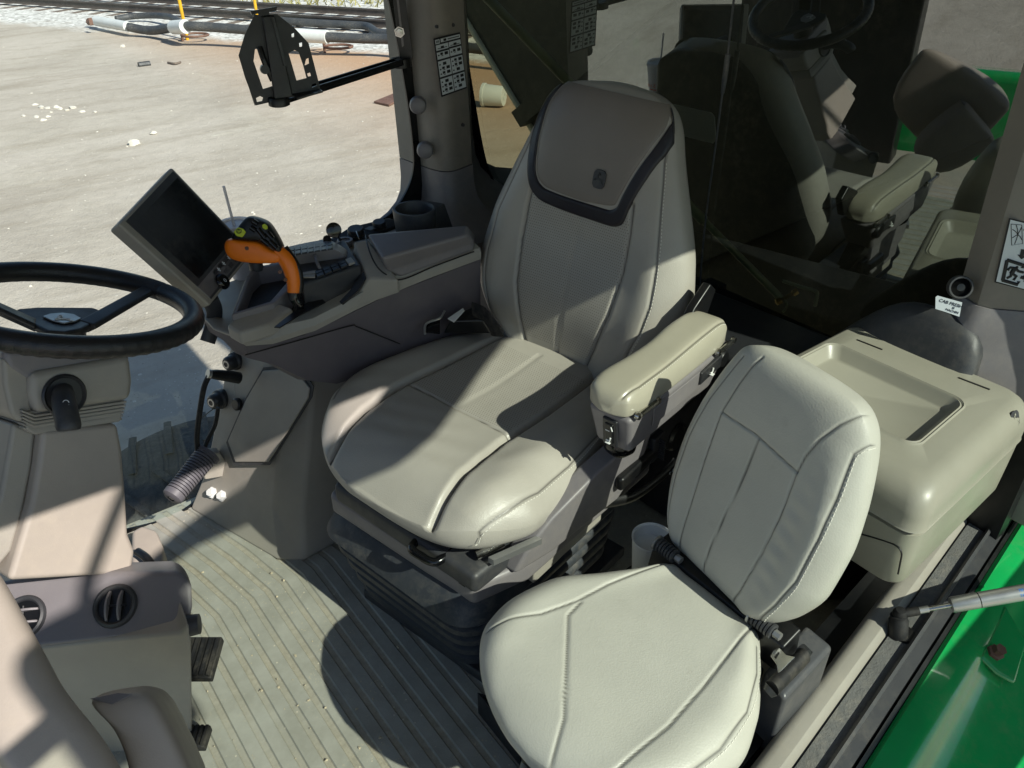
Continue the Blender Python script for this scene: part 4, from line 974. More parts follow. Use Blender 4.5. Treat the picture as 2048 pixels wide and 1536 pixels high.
# seat belt retractor / buckle for the passenger
M['retr'] = pbr('worn_dark_plastic', '#46474a', .38, bump=(300, .2, .0006), var=.1, dust=.35)
t = thing('belt_retractor', 'dark plastic belt retractor with upright latch beside the passenger cushion', 'seat belt', P(1610, 1310, z=.2))
b0 = [P(1525, 1345, z=.40), P(1570, 1400, z=.39), P(1668, 1292, z=.395), P(1612, 1246, z=.405)]
obj('housing', MB().hexa([p - V((0, 0, .16)) for p in b0], b0), M['retr'], t, bevel=.009, seg=3)
obj('slot', MB().prism([P(1602, 1312, z=.405), P(1612, 1300, z=.405), P(1626, 1305, z=.405), P(1612, 1325, z=.405)], (0, 0, .0025)), M['black'], t, bevel=.002)
# latch tongue wrapped in webbing
w0, w1 = P(1607, 1312, z=.425), P(1543, 1378, z=.425)
obj('webbing_roll', MB().tube([w0, w1], .0165, 14, ell=.75), M['rubber'], t)
obj('strap_end', MB().tube([P(1600, 1300, z=.425), P(1612, 1312, z=.425)], .0145, 12, ell=.8), M['charcoal'], t)
obj('strap_end', MB().tube([w1, P(1534, 1386, z=.42)], [.0155, .011], 12, ell=.8), M['charcoal'], t)
tq = [P(1546, 1302, z=.438), P(1558, 1297, z=.44), P(1572, 1312, z=.44), P(1590, 1316, z=.44), P(1556, 1350, z=.437), P(1553, 1330, z=.437), P(1541, 1313, z=.438)]
obj('tongue', MB().prism(tq, (0, 0, .003)), M['metal'], t, bevel=.0008)
obj('tongue_slot', MB().prism([P(1549, 1313, z=.4415), P(1557, 1303, z=.4415), P(1560, 1306, z=.4415), P(1552, 1317, z=.4415)], (0, 0, .0006)), M['black'], t)
obj('mount', MB().hexa([P(1545, 1420, z=.10), P(1620, 1420, z=.10), P(1650, 1330, z=.10), P(1560, 1320, z=.10)], [P(1545, 1400, z=.28), P(1580, 1405, z=.28), P(1655, 1310, z=.28), P(1600, 1270, z=.28)]), M['black'], t, bevel=.01)
# tissue and paper cup in the gaps
def crumple(c, sx, sy, sz, seed, n=64):
    r = np.random.default_rng(seed); th = np.linspace(0, 2 * np.pi, n, endpoint=False); ph = np.linspace(.02, 1.55, 30)
    TH, PH = np.meshgrid(th, ph); k = 1 + .12 * np.sin(3 * TH + 3 * PH) + .07 * np.sin(6 * TH - 5 * PH + 1) + .03 * np.sin(11 * TH + 7 * PH)
    return np.stack([c.x + sx * np.sin(PH) * np.cos(TH) * k, c.y + sy * np.sin(PH) * np.sin(TH) * k, c.z + sz * np.cos(PH) * k], -1)
c = P(1695, 1275, z=.19)
o = gridobj('tissue', crumple(c, .045, .035, .035, 3), M['cloth'], None, closed_u=True); tag(o, 'crumpled white tissue tucked behind the belt retractor by the sill', 'tissue')
cpos = P(1305, 1075, z=.41)
t = thing('paper_cup', 'white paper cup standing between the two seats', 'cup', (cpos.x, cpos.y, .28))
obj('cup_wall', MB().lathe([(.030, -.13), (.039, 0), (.0405, .002), (.0405, -.001), (.037, -.002), (.028, -.128)], cpos, ZZ, 32), M['white'], t)
obj('lid', MB().lathe([(0, -.025), (.035, -.025), (.035, -.028), (0, -.028)], cpos, ZZ, 32), M['sticker'], t)
obj('cup_stand', MB().lathe([(.06, -.41), (.05, -.12), (.03, -.12), (0, -.12)], cpos, ZZ, 24), M['black'], t)

# ---------------------------------------------------------------- storage box with tray lid
K_ = .93
def near(rg): return [[CAMP + (V(p) - CAMP) * K_ for p in r] for r in rg]
bxo = thing('storage_box', 'beige storage box with sunken tray lid behind the passenger seat', 'storage box', (1.28, .55, .3))
def rr(x0, x1, y0, y1, z, r, n=5, sl_=0.0):
    o = []
    for cx, cy, s0 in ((x1 - r, y1 - r, 0), (x0 + r, y1 - r, 90), (x0 + r, y0 + r, 180), (x1 - r, y0 + r, 270)):
        for k in range(n + 1):
            th = rad(s0 + 90 * k / n); x, y = cx + r * math.cos(th), cy + r * math.sin(th)
            o.append(V((x, y + (sl_ * (x - x0) * (y1 - y) / (y1 - y0)), z)))
    return o
X0, X1, Y0, Y1 = 1.165, 1.63, .362, .80; SLb = .05
rg = []
for z, i in ((.532, -.002), (.536, 0), (.56, .0), (.585, .004), (.600, .012), (.611, .025), (.6175, .041), (.62, .060)):
    rg.append(rr(X0 + i, X1 - i * .3, Y0 + i * .8, Y1 - i * .3, z, .036, 6, SLb))
# tray opening
tx0, tx1, ty0, ty1 = 1.285, 1.49, .462, .765
rg.append(rr(tx0 - .014, tx1 + .012, ty0 - .012, ty1 + .012, .6205, .03, 6, .06))
rg.append(rr(tx0 - .010, tx1 + .009, ty0 - .009, ty1 + .009, .6235, .03, 6, .06))
rg.append(rr(tx0 - .006, tx1 + .006, ty0 - .006, ty1 + .006, .6205, .03, 6, .06))
rg.append(rr(tx0 - .003, tx1 + .003, ty0 - .003, ty1 + .003, .6225, .028, 6, .06))
rg.append(rr(tx0, tx1, ty0, ty1, .619, .026, 6, .06))
rg.append(rr(tx0 + .012, tx1 - .012, ty0 + .012, ty1 - .012, .600, .022, 6, .06))
rg.append(rr(tx0 + .016, tx1 - .016, ty0 + .016, ty1 - .016, .597, .02, 6, .06))
obj('lid', MB().loft(near(rg)), M['tan_light'], bxo)
b = MB()
for (px0, py0, px1, py1) in ((1712, 681, 1763, 701), (1915, 757, 1978, 781)):
    a, c = P(px0, py0, z=.681), P(px1, py1, z=.681); b.prism([a, c, c + V((.004, 0, 0)), a + V((.004, 0, 0))], (0, 0, .002))
obj('hinge_slot', b, M['black'], bxo)
rg = [rr(X0 + i, X1, Y0 + i * .6, Y1, z, .036, 6, SLb) for z, i in ((.531, .016), (.524, .016), (.520, .004), (.46, .006), (.40, .009), (.392, .014))]
obj('box_body', MB().loft(near(rg)), M['tan_light'], bxo)
obj('panel_seam', MB().tube(smooth_path([P(px, py, x=1.0885) for px, py in ((1715, 1066), (1770, 1082), (1793, 1092), (1803, 1106), (1800, 1128), (1796, 1148))]), .0016, 6), M['black'], bxo)
# maker's mark and faint lines of print on the door side
def bside(px, py): return PP(px, py, V((1.444, .367, .662)), V((-.10, -.9, .42)).normalized())
nb = V((-.10, -.9, .42)).normalized(); c = bside(2027, 838); xb = V((1, -.1, 0)).normalized(); yb = nb.cross(xb) * -1; 
if yb.z < 0: yb = -yb
c = c + nb * .002
bd = obj('badge', MB().prism([c + xb * u + yb * v for u, v in badge_out(.012, .014)], nb * .0012), M['dark'], bxo)
obj('leaping_deer', deer(c + nb * .0013, xb, yb, nb, .02), M['tan_light'], bd)

# gas strut of the door
t = thing('door_strut', 'silver gas strut with black ball joint rising from the door sill', 'strut', P(1800, 1275, z=.285))
bp_ = P(1797, 1268, z=.29); j = bp_ + V((0, 0, .062)); j = P(1799, 1228, x=bp_.x + .004)
s0, s1 = P(1905, 1205, z=j.z + .03), P(2120, 1172, z=j.z + .085); dv = (s1 - j).normalized()
def on(px): # point along strut at pixel column px
    lo_, hi_ = 0, .8
    for _ in range(40):
        m = (lo_ + hi_) / 2; p = j + dv * m - CAMP; xx = 1024 + F * p.dot(RT) / p.dot(FW)
        if xx < px: lo_ = m
        else: hi_ = m
    return j + dv * lo_
obj('socket_hole', MB().lathe([(0, .001), (.021, .001), (.021, -.01), (0, -.01)], bp_ + V((.010, -.004, .0)), ZZ, 24), M['black'], t)
obj('ball_post', MB().lathe([(0, 0), (.0175, 0), (.0175, .034), (.015, .038), (.0155, .044), (.012, .046), (.011, .052), (0, .052)], bp_ + V((0, 0, -.004)), (j - bp_).normalized(), 24), M['rubber'], t)
obj('ball_joint', MB().lathe([(.0, -.0125), (.009, -.011), (.0125, -.003), (.0125, .004), (.009, .011), (0, .0125)], j, ZZ, 20).tube([j, on(1838)], .0085, 14), M['rubber'], t)
obj('rod', MB().tube([on(1836), on(1910)], .0046, 14), M['metal'], t)
obj('sleeve', MB().tube([on(1832), on(1857)], .0062, 14), M['steel'], t)
obj('cylinder', MB().tube([on(1902), on(1906), on(1956)], [.0135, .0145, .0145], 28).tube([on(1958), on(2300)], .0145, 28), M['steel'], t)
tw_ = (CAMP - on(2035)).normalized(); yy_ = tw_.cross(dv).normalized()
for i, s in enumerate(('781180', 'T81118')):
    text('print', s, .0075, on(2052) + tw_ * .0146 - yy_ * (-.004 + .009 * i) , dv, yy_, M['blueink'], t)
# ================================================================== controls
NY = 1.5
cons = thing('control_console', 'grey-tan right-hand control console with keypads and storage lid', 'control console', (.7, 1.62, .47))
# lower plum side shell: loft along x
def csec(x, pts): return [V((x, y, z)) for y, z in pts]
low = [csec(.404, [(1.575, .668), (1.580, .656), (1.61, .648), (1.65, .652), (1.66, .668)]),
       csec(.425, [(1.530, .664), (1.545, .640), (1.60, .625), (1.68, .630), (1.70, .665)]),
       csec(.445, [(1.508, .645), (1.520, .610), (1.60, .585), (1.74, .600), (1.78, .650)]),
       csec(.50, [(1.500, .634), (1.512, .575), (1.60, .545), (1.76, .56), (1.82, .645)]),
       csec(.57, [(1.500, .632), (1.515, .505), (1.58, .475), (1.76, .52), (1.83, .645)]),
       csec(.64, [(1.500, .640), (1.515, .468), (1.58, .452), (1.78, .46), (1.83, .65)]),
       csec(.80, [(1.500, .665), (1.512, .46), (1.58, .445), (1.78, .45), (1.83, .66)]),
       csec(1.06, [(1.500, .682), (1.510, .46), (1.58, .445), (1.78, .45), (1.83, .68)])]
obj('side_shell', MB().loft(low), M['plum'], cons)
# fine swage line on the shell
sw = [P(490, 710, y=1.497), P(600, 680, y=1.497), P(700, 652, y=1.497), P(717, 655, y=1.497), P(800, 688, y=1.497)]
obj('swage_line', MB().tube(smooth_path(sw), .0014, 5), M['black'], cons)
up = [csec(.404, [(1.575, .669), (1.575, .672), (1.58, .674), (1.59, .675), (1.64, .675), (1.655, .672), (1.66, .669)]),
      csec(.425, [(1.529, .665), (1.524, .672), (1.535, .676), (1.56, .676), (1.66, .676), (1.70, .672), (1.70, .666)]),
      csec(.445, [(1.507, .646), (1.499, .658), (1.510, .664), (1.54, .664), (1.74, .664), (1.78, .662), (1.78, .651)]),
      csec(.50, [(1.499, .635), (1.494, .650), (1.503, .672), (1.53, .680), (1.57, .655), (1.81, .655), (1.82, .646)]),
      csec(.60, [(1.499, .634), (1.494, .650), (1.502, .664), (1.53, .672), (1.58, .665), (1.82, .66), (1.83, .646)]),
      csec(.70, [(1.499, .652), (1.496, .665), (1.502, .682), (1.53, .688), (1.76, .70), (1.82, .69), (1.83, .651)]),
      csec(.78, [(1.499, .664), (1.497, .68), (1.503, .705), (1.53, .715), (1.74, .71), (1.82, .70), (1.83, .66)]),
      csec(.90, [(1.499, .674), (1.497, .69), (1.503, .705), (1.53, .715), (1.74, .70), (1.82, .69), (1.83, .67)]),
      csec(1.06, [(1.499, .683), (1.497, .70), (1.503, .712), (1.53, .72), (1.74, .70), (1.82, .69), (1.83, .68)])]
obj('top_shell', MB().loft(up), M['tan'], cons, sub=0)
# front cap in front of the lever slot
capq = [P(452, 655, z=.70), P(553, 634, z=.69), P(578, 618, z=.695), P(520, 590, z=.715), P(488, 600, z=.715)]
nose = [P(450, 650, z=.705), P(470, 668, z=.698), P(545, 648, z=.69), P(588, 620, z=.69), P(560, 598, z=.71), P(505, 618, z=.715), P(478, 628, z=.715), P(470, 600, z=.715), P(505, 530, z=.72), P(497, 538, z=.715)]
# storage pocket: wall ring with dark floor
po = [P(462, 630, z=.718), P(548, 606, z=.715), P(600, 560, z=.725), P(585, 520, z=.735), P(513, 532, z=.722), P(492, 552, z=.72)]
pi_ = [P(474, 622, z=.717), P(540, 602, z=.714), P(580, 556, z=.724), P(570, 528, z=.734), P(517, 538, z=.721), P(499, 556, z=.719)]
pf_ = [p - V((0, 0, .042)) for p in pi_]
obj('pocket_rim', MB().loft([[p - V((0, 0, .05)) for p in po], po, pi_, pf_]), M['grey'], cons, bevel=.004, seg=2)
obj('pocket_floor', MB().prism(pf_, (0, 0, .003)), M['charcoal'], cons)
cp = [P(452, 652, z=.698), P(480, 668, z=.692), P(540, 650, z=.69), P(588, 618, z=.692), P(556, 606, z=.706), P(480, 628, z=.706)]
obj('nose_cap', MB().prism([p - V((0, 0, .03)) for p in cp], (0, 0, .033)), M['tan'], cons, bevel=.008, seg=3)
# lever slot
slot = [P(548, 656, z=.698), P(560, 657, z=.697), P(600, 632, z=.692), P(652, 606, z=.691), P(646, 600, z=.691), P(615, 606, z=.692), P(575, 634, z=.694)]
obj('lever_slot', MB().prism(slot, (0, 0, .0025)), M['black'], cons, bevel=.001)
# keypad bed
kq = [P(603, 570, z=.738), P(722, 530, z=.742), P(690, 478, z=.745), P(583, 512, z=.742)]
ctr = sum(kq, V()) / 4
obj('keypad_bed', MB().hexa([V((p.x, p.y, .66)) for p in kq], kq), M['dark'], cons, bevel=.006, seg=3)
# raised curved brow with the upper keys
brow0 = [P(560, 498, z=.752), P(600, 488, z=.757), P(645, 480, z=.760), P(668, 484, z=.758), P(690, 497, z=.748), P(697, 505, z=.742)]
brow1 = [P(560, 520, z=.760), P(605, 508, z=.765), P(645, 500, z=.768), P(667, 499, z=.766), P(687, 508, z=.752), P(695, 512, z=.742)]
obj('keypad_brow', MB().loft([[a, c, c - V((0, 0, .03)), a - V((0, 0, .05))] for a, c in zip(smooth_path(brow0), smooth_path(brow1))]), M['grey'], cons)
bq = [P(577, 513, z=.7655), P(667, 499, z=.7675), P(667, 485, z=.7605), P(577, 497, z=.7575)]
for i in range(7):
    for k in range(2):
        obj('key', MB().bil(bq, i / 7 + .012, (i + 1) / 7 - .012, k / 2 + .04, k / 2 + .46, .003, .1), M['charcoal'], cons)
lq = [P(634, 557, z=.7425), P(712, 526, z=.7455), P(703, 515, z=.7465), P(628, 545, z=.7435)]
for i in range(5):
    for k in range(2):
        if i == 4 and k: continue
        obj('key', MB().bil(lq, i / 5 + .015, (i + 1) / 5 - .015, (k / 2 + .04), (.96 if i == 4 else k / 2 + .46), .003, .1), M['tan'] if i == 4 else M['charcoal'], cons)
pq_ = [P(600, 556, z=.744), P(630, 556, z=.743), P(632, 541, z=.744), P(604, 546, z=.745)]
obj('key', MB().bil(pq_, 0, 1, .05, .45, .002, .05).bil(pq_, 0, 1, .55, .95, .002, .05), M['tan'], cons, label='brown key pair beside the lever')
# thumbwheel: ribbed drum
wq = P(655, 517, z=.725); waxis = (P(690, 505, z=.745) - P(640, 522, z=.745)).normalized()
b = MB(); b.lathe([(0, -.022), (.030, -.022), (.032, -.018), (.032, .018), (.030, .022), (0, .022)], wq, waxis, 32)
u1 = waxis.orthogonal().normalized(); u2 = waxis.cross(u1)
for k in range(26):
    th = 2 * math.pi * k / 26; d = u1 * math.cos(th) + u2 * math.sin(th); b.tube([wq + d * .0325 - waxis * .017, wq + d * .0325 + waxis * .017], .0016, 5)
obj('thumbwheel', b, M['charcoal'], cons)
obj('wheel_guard', MB().tube(smooth_path([P(628, 503, z=.755), P(631, 515, z=.758), P(636, 530, z=.752), P(640, 537, z=.745)]), .004, 8), M['grey'], cons)
# slider label strip
lb = [P(679, 604, z=.6925), P(684, 609, z=.691), P(716, 583, z=.70), P(733, 557, z=.712), P(727, 543, z=.722), P(714, 560, z=.712), P(700, 582, z=.701)]
nl = V((-.5, -.6, .62)).normalized()
obj('slider_label', MB().prism([p + nl * .004 for p in lb], nl * -.014), M['charcoal'], cons, bevel=.001)
ridge = [P(662, 622, y=1.499), P(690, 612, z=.690), P(718, 589, z=.702), P(737, 560, z=.715), P(733, 540, z=.735), P(712, 545, z=.735)]
# panel joint cheek that rises to the lid
ck0 = [P(740, 600, y=1.499), P(760, 584, y=1.498), P(790, 568, y=1.498)]
obj('lid_cheek', MB().hexa([P(690, 625, y=1.499), P(800, 585, y=1.499), P(800, 560, z=.66), P(700, 560, z=.66)], [P(738, 556, z=.715), P(798, 561, z=.712), P(735, 478, z=.765), P(708, 482, z=.765)]), M['tan'], cons, bevel=.006, seg=3)
# storage lid at the rear of the console
lid_b = [P(803, 557, y=1.496), P(948, 501, y=1.496), P(952, 470, y=1.66), P(745, 485, y=1.66)]
lid_t = [P(764, 517, z=.772), P(935, 472, z=.772), P(937, 450, z=.785), P(733, 468, z=.785)]
mid1 = [a.lerp(c, .55) for a, c in zip(lid_b, lid_t)]; mid1[0] = P(776, 545, y=1.497); mid1[1] = P(948, 486, y=1.497)
def densify(r):
    return r
b = MB().loft([lid_b, mid1, lid_t])
obj('lid', b, M['grey'], cons, bevel=.010, seg=4, ang=18)
obj('lid_seam', MB().tube(smooth_path([P(731, 470, z=.781), P(738, 500, z=.772), P(752, 530, y=1.497), P(772, 549, y=1.495), P(803, 559, y=1.494), P(870, 532, y=1.494), P(948, 503, y=1.494)]), .0018, 6), M['black'], cons)
# socket strip along the window
sq_ = [P(640, 492, z=.715), P(735, 478, z=.70), P(812, 445, z=.70), P(776, 437, z=.715), P(700, 455, z=.72)]
obj('socket_strip', MB().prism([p - V((0, 0, .03)) for p in sq_], (0, 0, .032)), M['charcoal'], cons, bevel=.003)
def cap(px, py, z, r, mat, par=cons, h=.014, nm='socket_cap'):
    c = P(px, py, z=z); return obj(nm, MB().lathe([(0, h), (r * .9, h), (r, h - .003), (r, 0), (r * 1.12, -.001), (r * 1.12, -.006), (0, -.006)], c, (-.1, -.1, 1), 24), mat, par)
cap(712, 466, .722, .021, M['charcoal']); cap(759, 452, .722, .017, M['charcoal'])
c = P(690, 482, z=.722)
obj('power_socket', MB().lathe([(.013, .0), (.013, .004), (.019, .004), (.021, 0), (.021, -.004), (.013, -.02), (0, -.02)], c, ZZ, 28), M['grey'], cons)
obj('usb_plate', MB().prism([P(728, 460, z=.722), P(742, 463, z=.722), P(754, 457, z=.722), P(740, 454, z=.722)], (0, 0, .003)), M['dark'], cons, bevel=.001)
obj('cap_chain', MB().tube(smooth_path([P(712, 462, z=.738), P(716, 472, z=.735), P(719, 480, z=.728)]), .0011, 6), M['metal'], cons)
# open socket cover standing up
cc = P(667, 460, z=.79); nn = V((-.25, -.9, .3)).normalized()
sc_ = obj('socket_cover', MB().lathe([(0, -.004), (.0165, -.004), (.018, 0), (.018, .006), (.012, .008), (0, .008)], cc, nn, 28), M['gloss_black'], cons)
obj('cover_stem', MB().tube([P(676, 472, z=.77), P(680, 480, z=.74)], .003, 8).tube([P(654, 478, z=.765), P(657, 486, z=.745)], .010, 8), M['black'], cons)
# round knob by the pocket
obj('thumb_knob', MB().lathe([(0, .012), (.014, .012), (.016, .009), (.016, -.01), (0, -.01)], P(512, 531, z=.728), ZZ, 24), M['dark'], cons)
# cup holder ring
chc = P(829, 418, z=.775)
ch = thing('cup_holder', 'empty grey cup holder ring on the console by the pillar', 'cup holder', (chc.x, chc.y, .68))
obj('ring', MB().lathe([(.050, -.085), (.056, 0), (.055, .003), (.049, .003), (.047, 0), (.043, -.082), (0, -.082), (0, -.086)], chc, ZZ, 40), M['dark'], ch)
obj('bracket', MB().hexa([chc + V((.03, -.03, -.09)), chc + V((.11, -.02, -.09)), chc + V((.10, .04, -.09)), chc + V((.03, .04, -.09))], [chc + V((.045, -.035, .0)), chc + V((.085, -.012, .0)), chc + V((.06, .035, .0)), chc + V((.045, .02, .0))]), M['dark'], ch, bevel=.004)
fc = [P(818, 432, z=.752), P(842, 434, z=.752), P(840, 460, z=.70), P(818, 458, z=.70)]
obj('label', MB().prism([p - V((.004, .006, 0)) for p in fc], (-.002, -.003, 0)), M['grey'], ch)
# drink cup standing in the far front corner of the console
cb = V((.572, 1.824, .655))
cupo = thing('drink_cup', 'clear plastic cup of pink drink with straw behind the orange lever', 'cup', cb)
obj('cup_wall', MB().lathe([(.030, 0), (.041, .125), (.0432, .127), (.0432, .131), (.0405, .131), (.029, .003), (0, .003), (0, 0)], cb, ZZ, 40), M['cup'], cupo)
obj('cup_lid', MB().lathe([(.0425, .130), (.0435, .134), (.041, .137), (.0395, .141), (.03, .141), (.028, .137), (0, .137), (0, .135), (.04, .133)], cb, ZZ, 40), M['cup'], cupo)
obj('drink', MB().lathe([(0, .004), (.0285, .004), (.0365, .085), (0, .085)], cb, ZZ, 32), M['drink'], cupo)
obj('straw', MB().tube([cb + V((.005, .0, .01)), cb + V((-.012, -.012, .235))], .0034, 10), M['cup'], cupo)
# printed words wrap on the side turned to the rear window
def wraptext(s, size, hgt, ang0, nm):
    for i, chx in enumerate(s):
        if chx == ' ': continue
        a = ang0 + (i - (len(s) - 1) / 2) * size * .66 / .0385
        n = V((math.cos(a), math.sin(a), 0)); tdir = V((-math.sin(a), math.cos(a), 0))
        text(nm, chx, size, cb + n * (.0302 + .011 * hgt / .125 + .0012) + ZZ * hgt, tdir, ZZ, M['redink'], cupo)
wraptext('Fast Stop', .018, .062, rad(-22), 'print')
a0 = rad(-22)
obj('print_line', MB().loft([[cb + V((math.cos(a), math.sin(a), 0)) * .0372 + ZZ * .046, cb + V((math.cos(a), math.sin(a), 0)) * .0374 + ZZ * .049, cb + V((math.cos(a), math.sin(a), 0)) * .0366 + ZZ * .049, cb + V((math.cos(a), math.sin(a), 0)) * .0366 + ZZ * .046] for a in [a0 + k * .12 - .9 for k in range(16)]]), M['redink'], cupo)

# ---------------------------------------------------------------- lever
lev0 = P(535, 520, y=1.565); vn = -(FH * .9 + V((0, 0, -.25))).normalized(); vn.normalize()
def LP(px, py, off=0): return PP(px, py, lev0, vn) + vn * off
lv = thing('control_lever', 'orange and black hand lever with lime buttons on the console', 'lever', P(592, 622, z=.69))
def blob(name, outline, t0, t1, mat, par, inset=.82, sub=2):
    """soft solid from a closed outline: rings inset toward the centre at both faces"""
    c = sum((LP(*p) for p in outline), V()) / len(outline)
    def ring(k, off): return [c + (LP(*p) - c) * k + vn * off for p in outline]
    m = (t0 + t1) / 2
    return obj(name, MB().loft([ring(inset, t0), ring(1, t0 + (t1 - t0) * .28), ring(1, t1 - (t1 - t0) * .28), ring(inset, t1)]), mat, par, sub=sub)
sh = smooth_path([LP(590, 625, -.012), LP(597, 612, -.004), LP(591, 598, 0), LP(590, 586, 0)])
obj('shaft', MB().tube(sh, [.013] * 8 + [.010] * 8 + [.011] * 20, 14) if False else MB().tube(sh, .0115, 14), M['gloss_black'], lv)
obj('collar', MB().tube([LP(587, 584), LP(588, 600)], [.0135, .011], 16), M['charcoal'], lv)
neck = smooth_path([LP(587, 588), LP(587, 560), LP(579, 532), LP(566, 512), LP(553, 500)], 5)
nr = [.0125 + .0035 * math.sin(math.pi * min(1, i / 20)) + .002 * i / 20 for i in range(len(neck))]
obj('grip_neck', MB().tube(neck, nr, 18), M['orange'], lv)
blob('grip_head', [(453, 481), (458, 477), (466, 476), (492, 480), (518, 481), (530, 487), (546, 499), (561, 503), (569, 514), (562, 525), (545, 526), (518, 526), (490, 524), (464, 518), (453, 505), (450, 490)], -.022, .022, M['orange'], lv, .9)
blob('button_pad', [(459, 478), (476, 456), (492, 434), (500, 431), (514, 434), (530, 440), (541, 447), (556, 472), (568, 495), (567, 506), (556, 502), (540, 490), (522, 480), (500, 480), (475, 477)], -.027, .024, M['black'], lv, .9)
obj('spine', MB().tube(smooth_path([LP(566, 497, -.006), LP(580, 516, -.006), LP(593, 540, -.006), LP(597, 566, -.006), LP(595, 585, -.006)]), [.010] * 21, 10), M['black'], lv)
def hexbtn(pts, off, mat, par, nm='button'): return obj(nm, MB().prism([LP(x, y, off) for x, y in pts], vn * .005), mat, par, bevel=.0015, seg=3)
hb_ = hexbtn([(475, 461), (483, 452), (494, 455), (499, 462), (492, 472), (480, 469)], .021, M['lime'], lv)
ring = [LP(486 + 5 * math.cos(k * .45), 459.5 + 4.2 * math.sin(k * .45), .0265) for k in range(15)]
obj('button_mark', MB().tube(ring, .0006, 5).tube([LP(486, 456, .0265), LP(482.5, 461.5, .0265), LP(489.5, 461.8, .0265), LP(486, 456, .0265)], .0006, 5), M['ink'], hb_)
hexbtn([(530, 448), (535, 445), (541, 450), (541, 456), (536, 457), (531, 453)], .018, M['lime'], lv)
for (x0, y0, x1, y1) in ((512, 440, 522, 446), (522, 455, 537, 474), (540, 462, 551, 475), (528, 474, 545, 488), (546, 480, 560, 494), (508, 452, 518, 459)):
    obj('button', MB().tube([LP(x0, y0, .022), LP(x1, y1, .022)], .006, 10), M['gloss_black'], lv)
for x, y, o in ((500, 494, .0215), (574, 557, .0145), (563, 542, .0145)):
    obj('screw', MB().lathe([(0, .001), (.003, .001), (.0042, 0), (.0042, -.004)], LP(x, y, o), vn, 12), M['rust'], lv)
obj('trigger', MB().prism([LP(528, 518, -.008), LP(551, 519, -.008), LP(546, 526, -.008), LP(533, 525, -.008)], vn * .016), M['charcoal'], lv, bevel=.003)

# ---------------------------------------------------------------- monitor
mn = V((.60, -.62, .50)).normalized(); m0 = P(360, 470, d=1.66)
def MP(px, py, off=0): return PP(px, py, m0, mn) + mn * off
mon = thing('monitor', 'tilted dark display monitor with grey frame and side keypad', 'monitor', m0)
Q = [MP(344, 333), MP(236, 447), MP(420, 612), MP(508, 505)]
bk = [p - mn * .034 + (sum(Q, V()) / 4 - p) * .03 for p in Q]
obj('housing', MB().hexa(bk, Q), M['tan'], mon, bevel=.006, seg=3)
def mb(u0, u1, v0, v1, h, mat, nm, par=mon, bev=0):
    # u: along the long side (top-left to lower-right), v: across
    q = [Q[0], Q[3], Q[2], Q[1]]
    return obj(nm, MB().bil(q, u0, u1, v0, v1, h), mat, par, bevel=bev)
bez = mb(.03, .97, .035, .925, .003, M['dark'], 'bezel', bev=.001)
mb(.09, .775, .06, .84, .0045, M['screen'], 'screen')
mb(.04, .06, .06, .10, .004, M['dark'], 'sensor')
kp = mb(.80, .955, .06, .93, .006, M['grey'], 'key_panel', bev=.002)
for i in range(5):
    for k in range(2):
        mb(.815 + k * .068, .872 + k * .068, .13 + i * .11, .22 + i * .11, .011, M['black'], 'key', bev=.002)
dl = MP(440, 566, .006)
obj('dial', MB().lathe([(0, .009), (.014, .009), (.017, .006), (.018, 0), (0, 0)], dl, mn, 28), M['gloss_black'], mon)
b = MB()
for k in range(5):
    c_ = Q[0].lerp(Q[3], .84).lerp(Q[1].lerp(Q[2], .84), .175 + k * .11) + mn * .0112; dxx = (Q[3] - Q[0]).normalized(); dyy = (Q[1] - Q[0]).normalized()
    b.tube([c_ - dxx * .005, c_ + dxx * .005], .0011, 4).tube([c_ - dyy * .004, c_ + dyy * .004], .0011, 4)
b.tube([dl + mn * .0095 + dxx * (.004 * math.cos(t_)) + dyy * (.003 * math.sin(t_)) for t_ in [k * .7 for k in range(10)]], .0005, 4)
obj('key_mark', b, M['sticker'], kp)
ar = smooth_path([MP(440, 588, -.03), MP(462, 606, -.05), MP(476, 628, -.08), MP(480, 650, -.10)])
obj('mount_arm', MB().tube(ar, .018, 12, ell=.6), M['dark'], mon)

# ---------------------------------------------------------------- tablet bracket on an arm from the pillar
br0 = P(560, 140, y=1.50); bn_ = V((-.30, -.92, .12)).normalized()
def BP(px, py, off=0): return PP(px, py, br0, bn_) + bn_ * off
brk = thing('tablet_bracket', 'black steel tablet bracket on a swing arm bolted to the pillar', 'bracket', br0)
def holed(outline, holes):
    cu = bpy.data.curves.new('c', 'CURVE'); cu.dimensions = '2D'; cu.fill_mode = 'BOTH'; cu.extrude = .0016
    xa = RT; 
    e1 = (BP(660, 140) - BP(560, 140)).normalized(); e2 = bn_.cross(e1).normalized()
    for pts in [outline] + holes:
        sp = cu.splines.new('POLY'); sp.points.add(len(pts) - 1); sp.use_cyclic_u = True
        for k, (x, y) in enumerate(pts):
            p = BP(x, y) - br0; sp.points[k].co = (p.dot(e1), p.dot(e2), 0, 1)
    t_ = bpy.data.objects.new('ct', cu); COL.objects.link(t_); bpy.context.view_layer.update()
    me = bpy.data.meshes.new_from_object(t_.evaluated_get(bpy.context.evaluated_depsgraph_get())); bpy.data.objects.remove(t_)
    b = MB(); b.add([br0 + e1 * v.co.x + e2 * v.co.y + bn_ * v.co.z for v in me.vertices], [tuple(f.vertices) for f in me.polygons]); return b
outl = [(509, 29), (523, 30), (554, 28), (590, 57), (617, 86), (628, 128), (639, 171), (640, 185), (575, 196), (511, 211), (490, 155), (477, 111), (489, 70)]
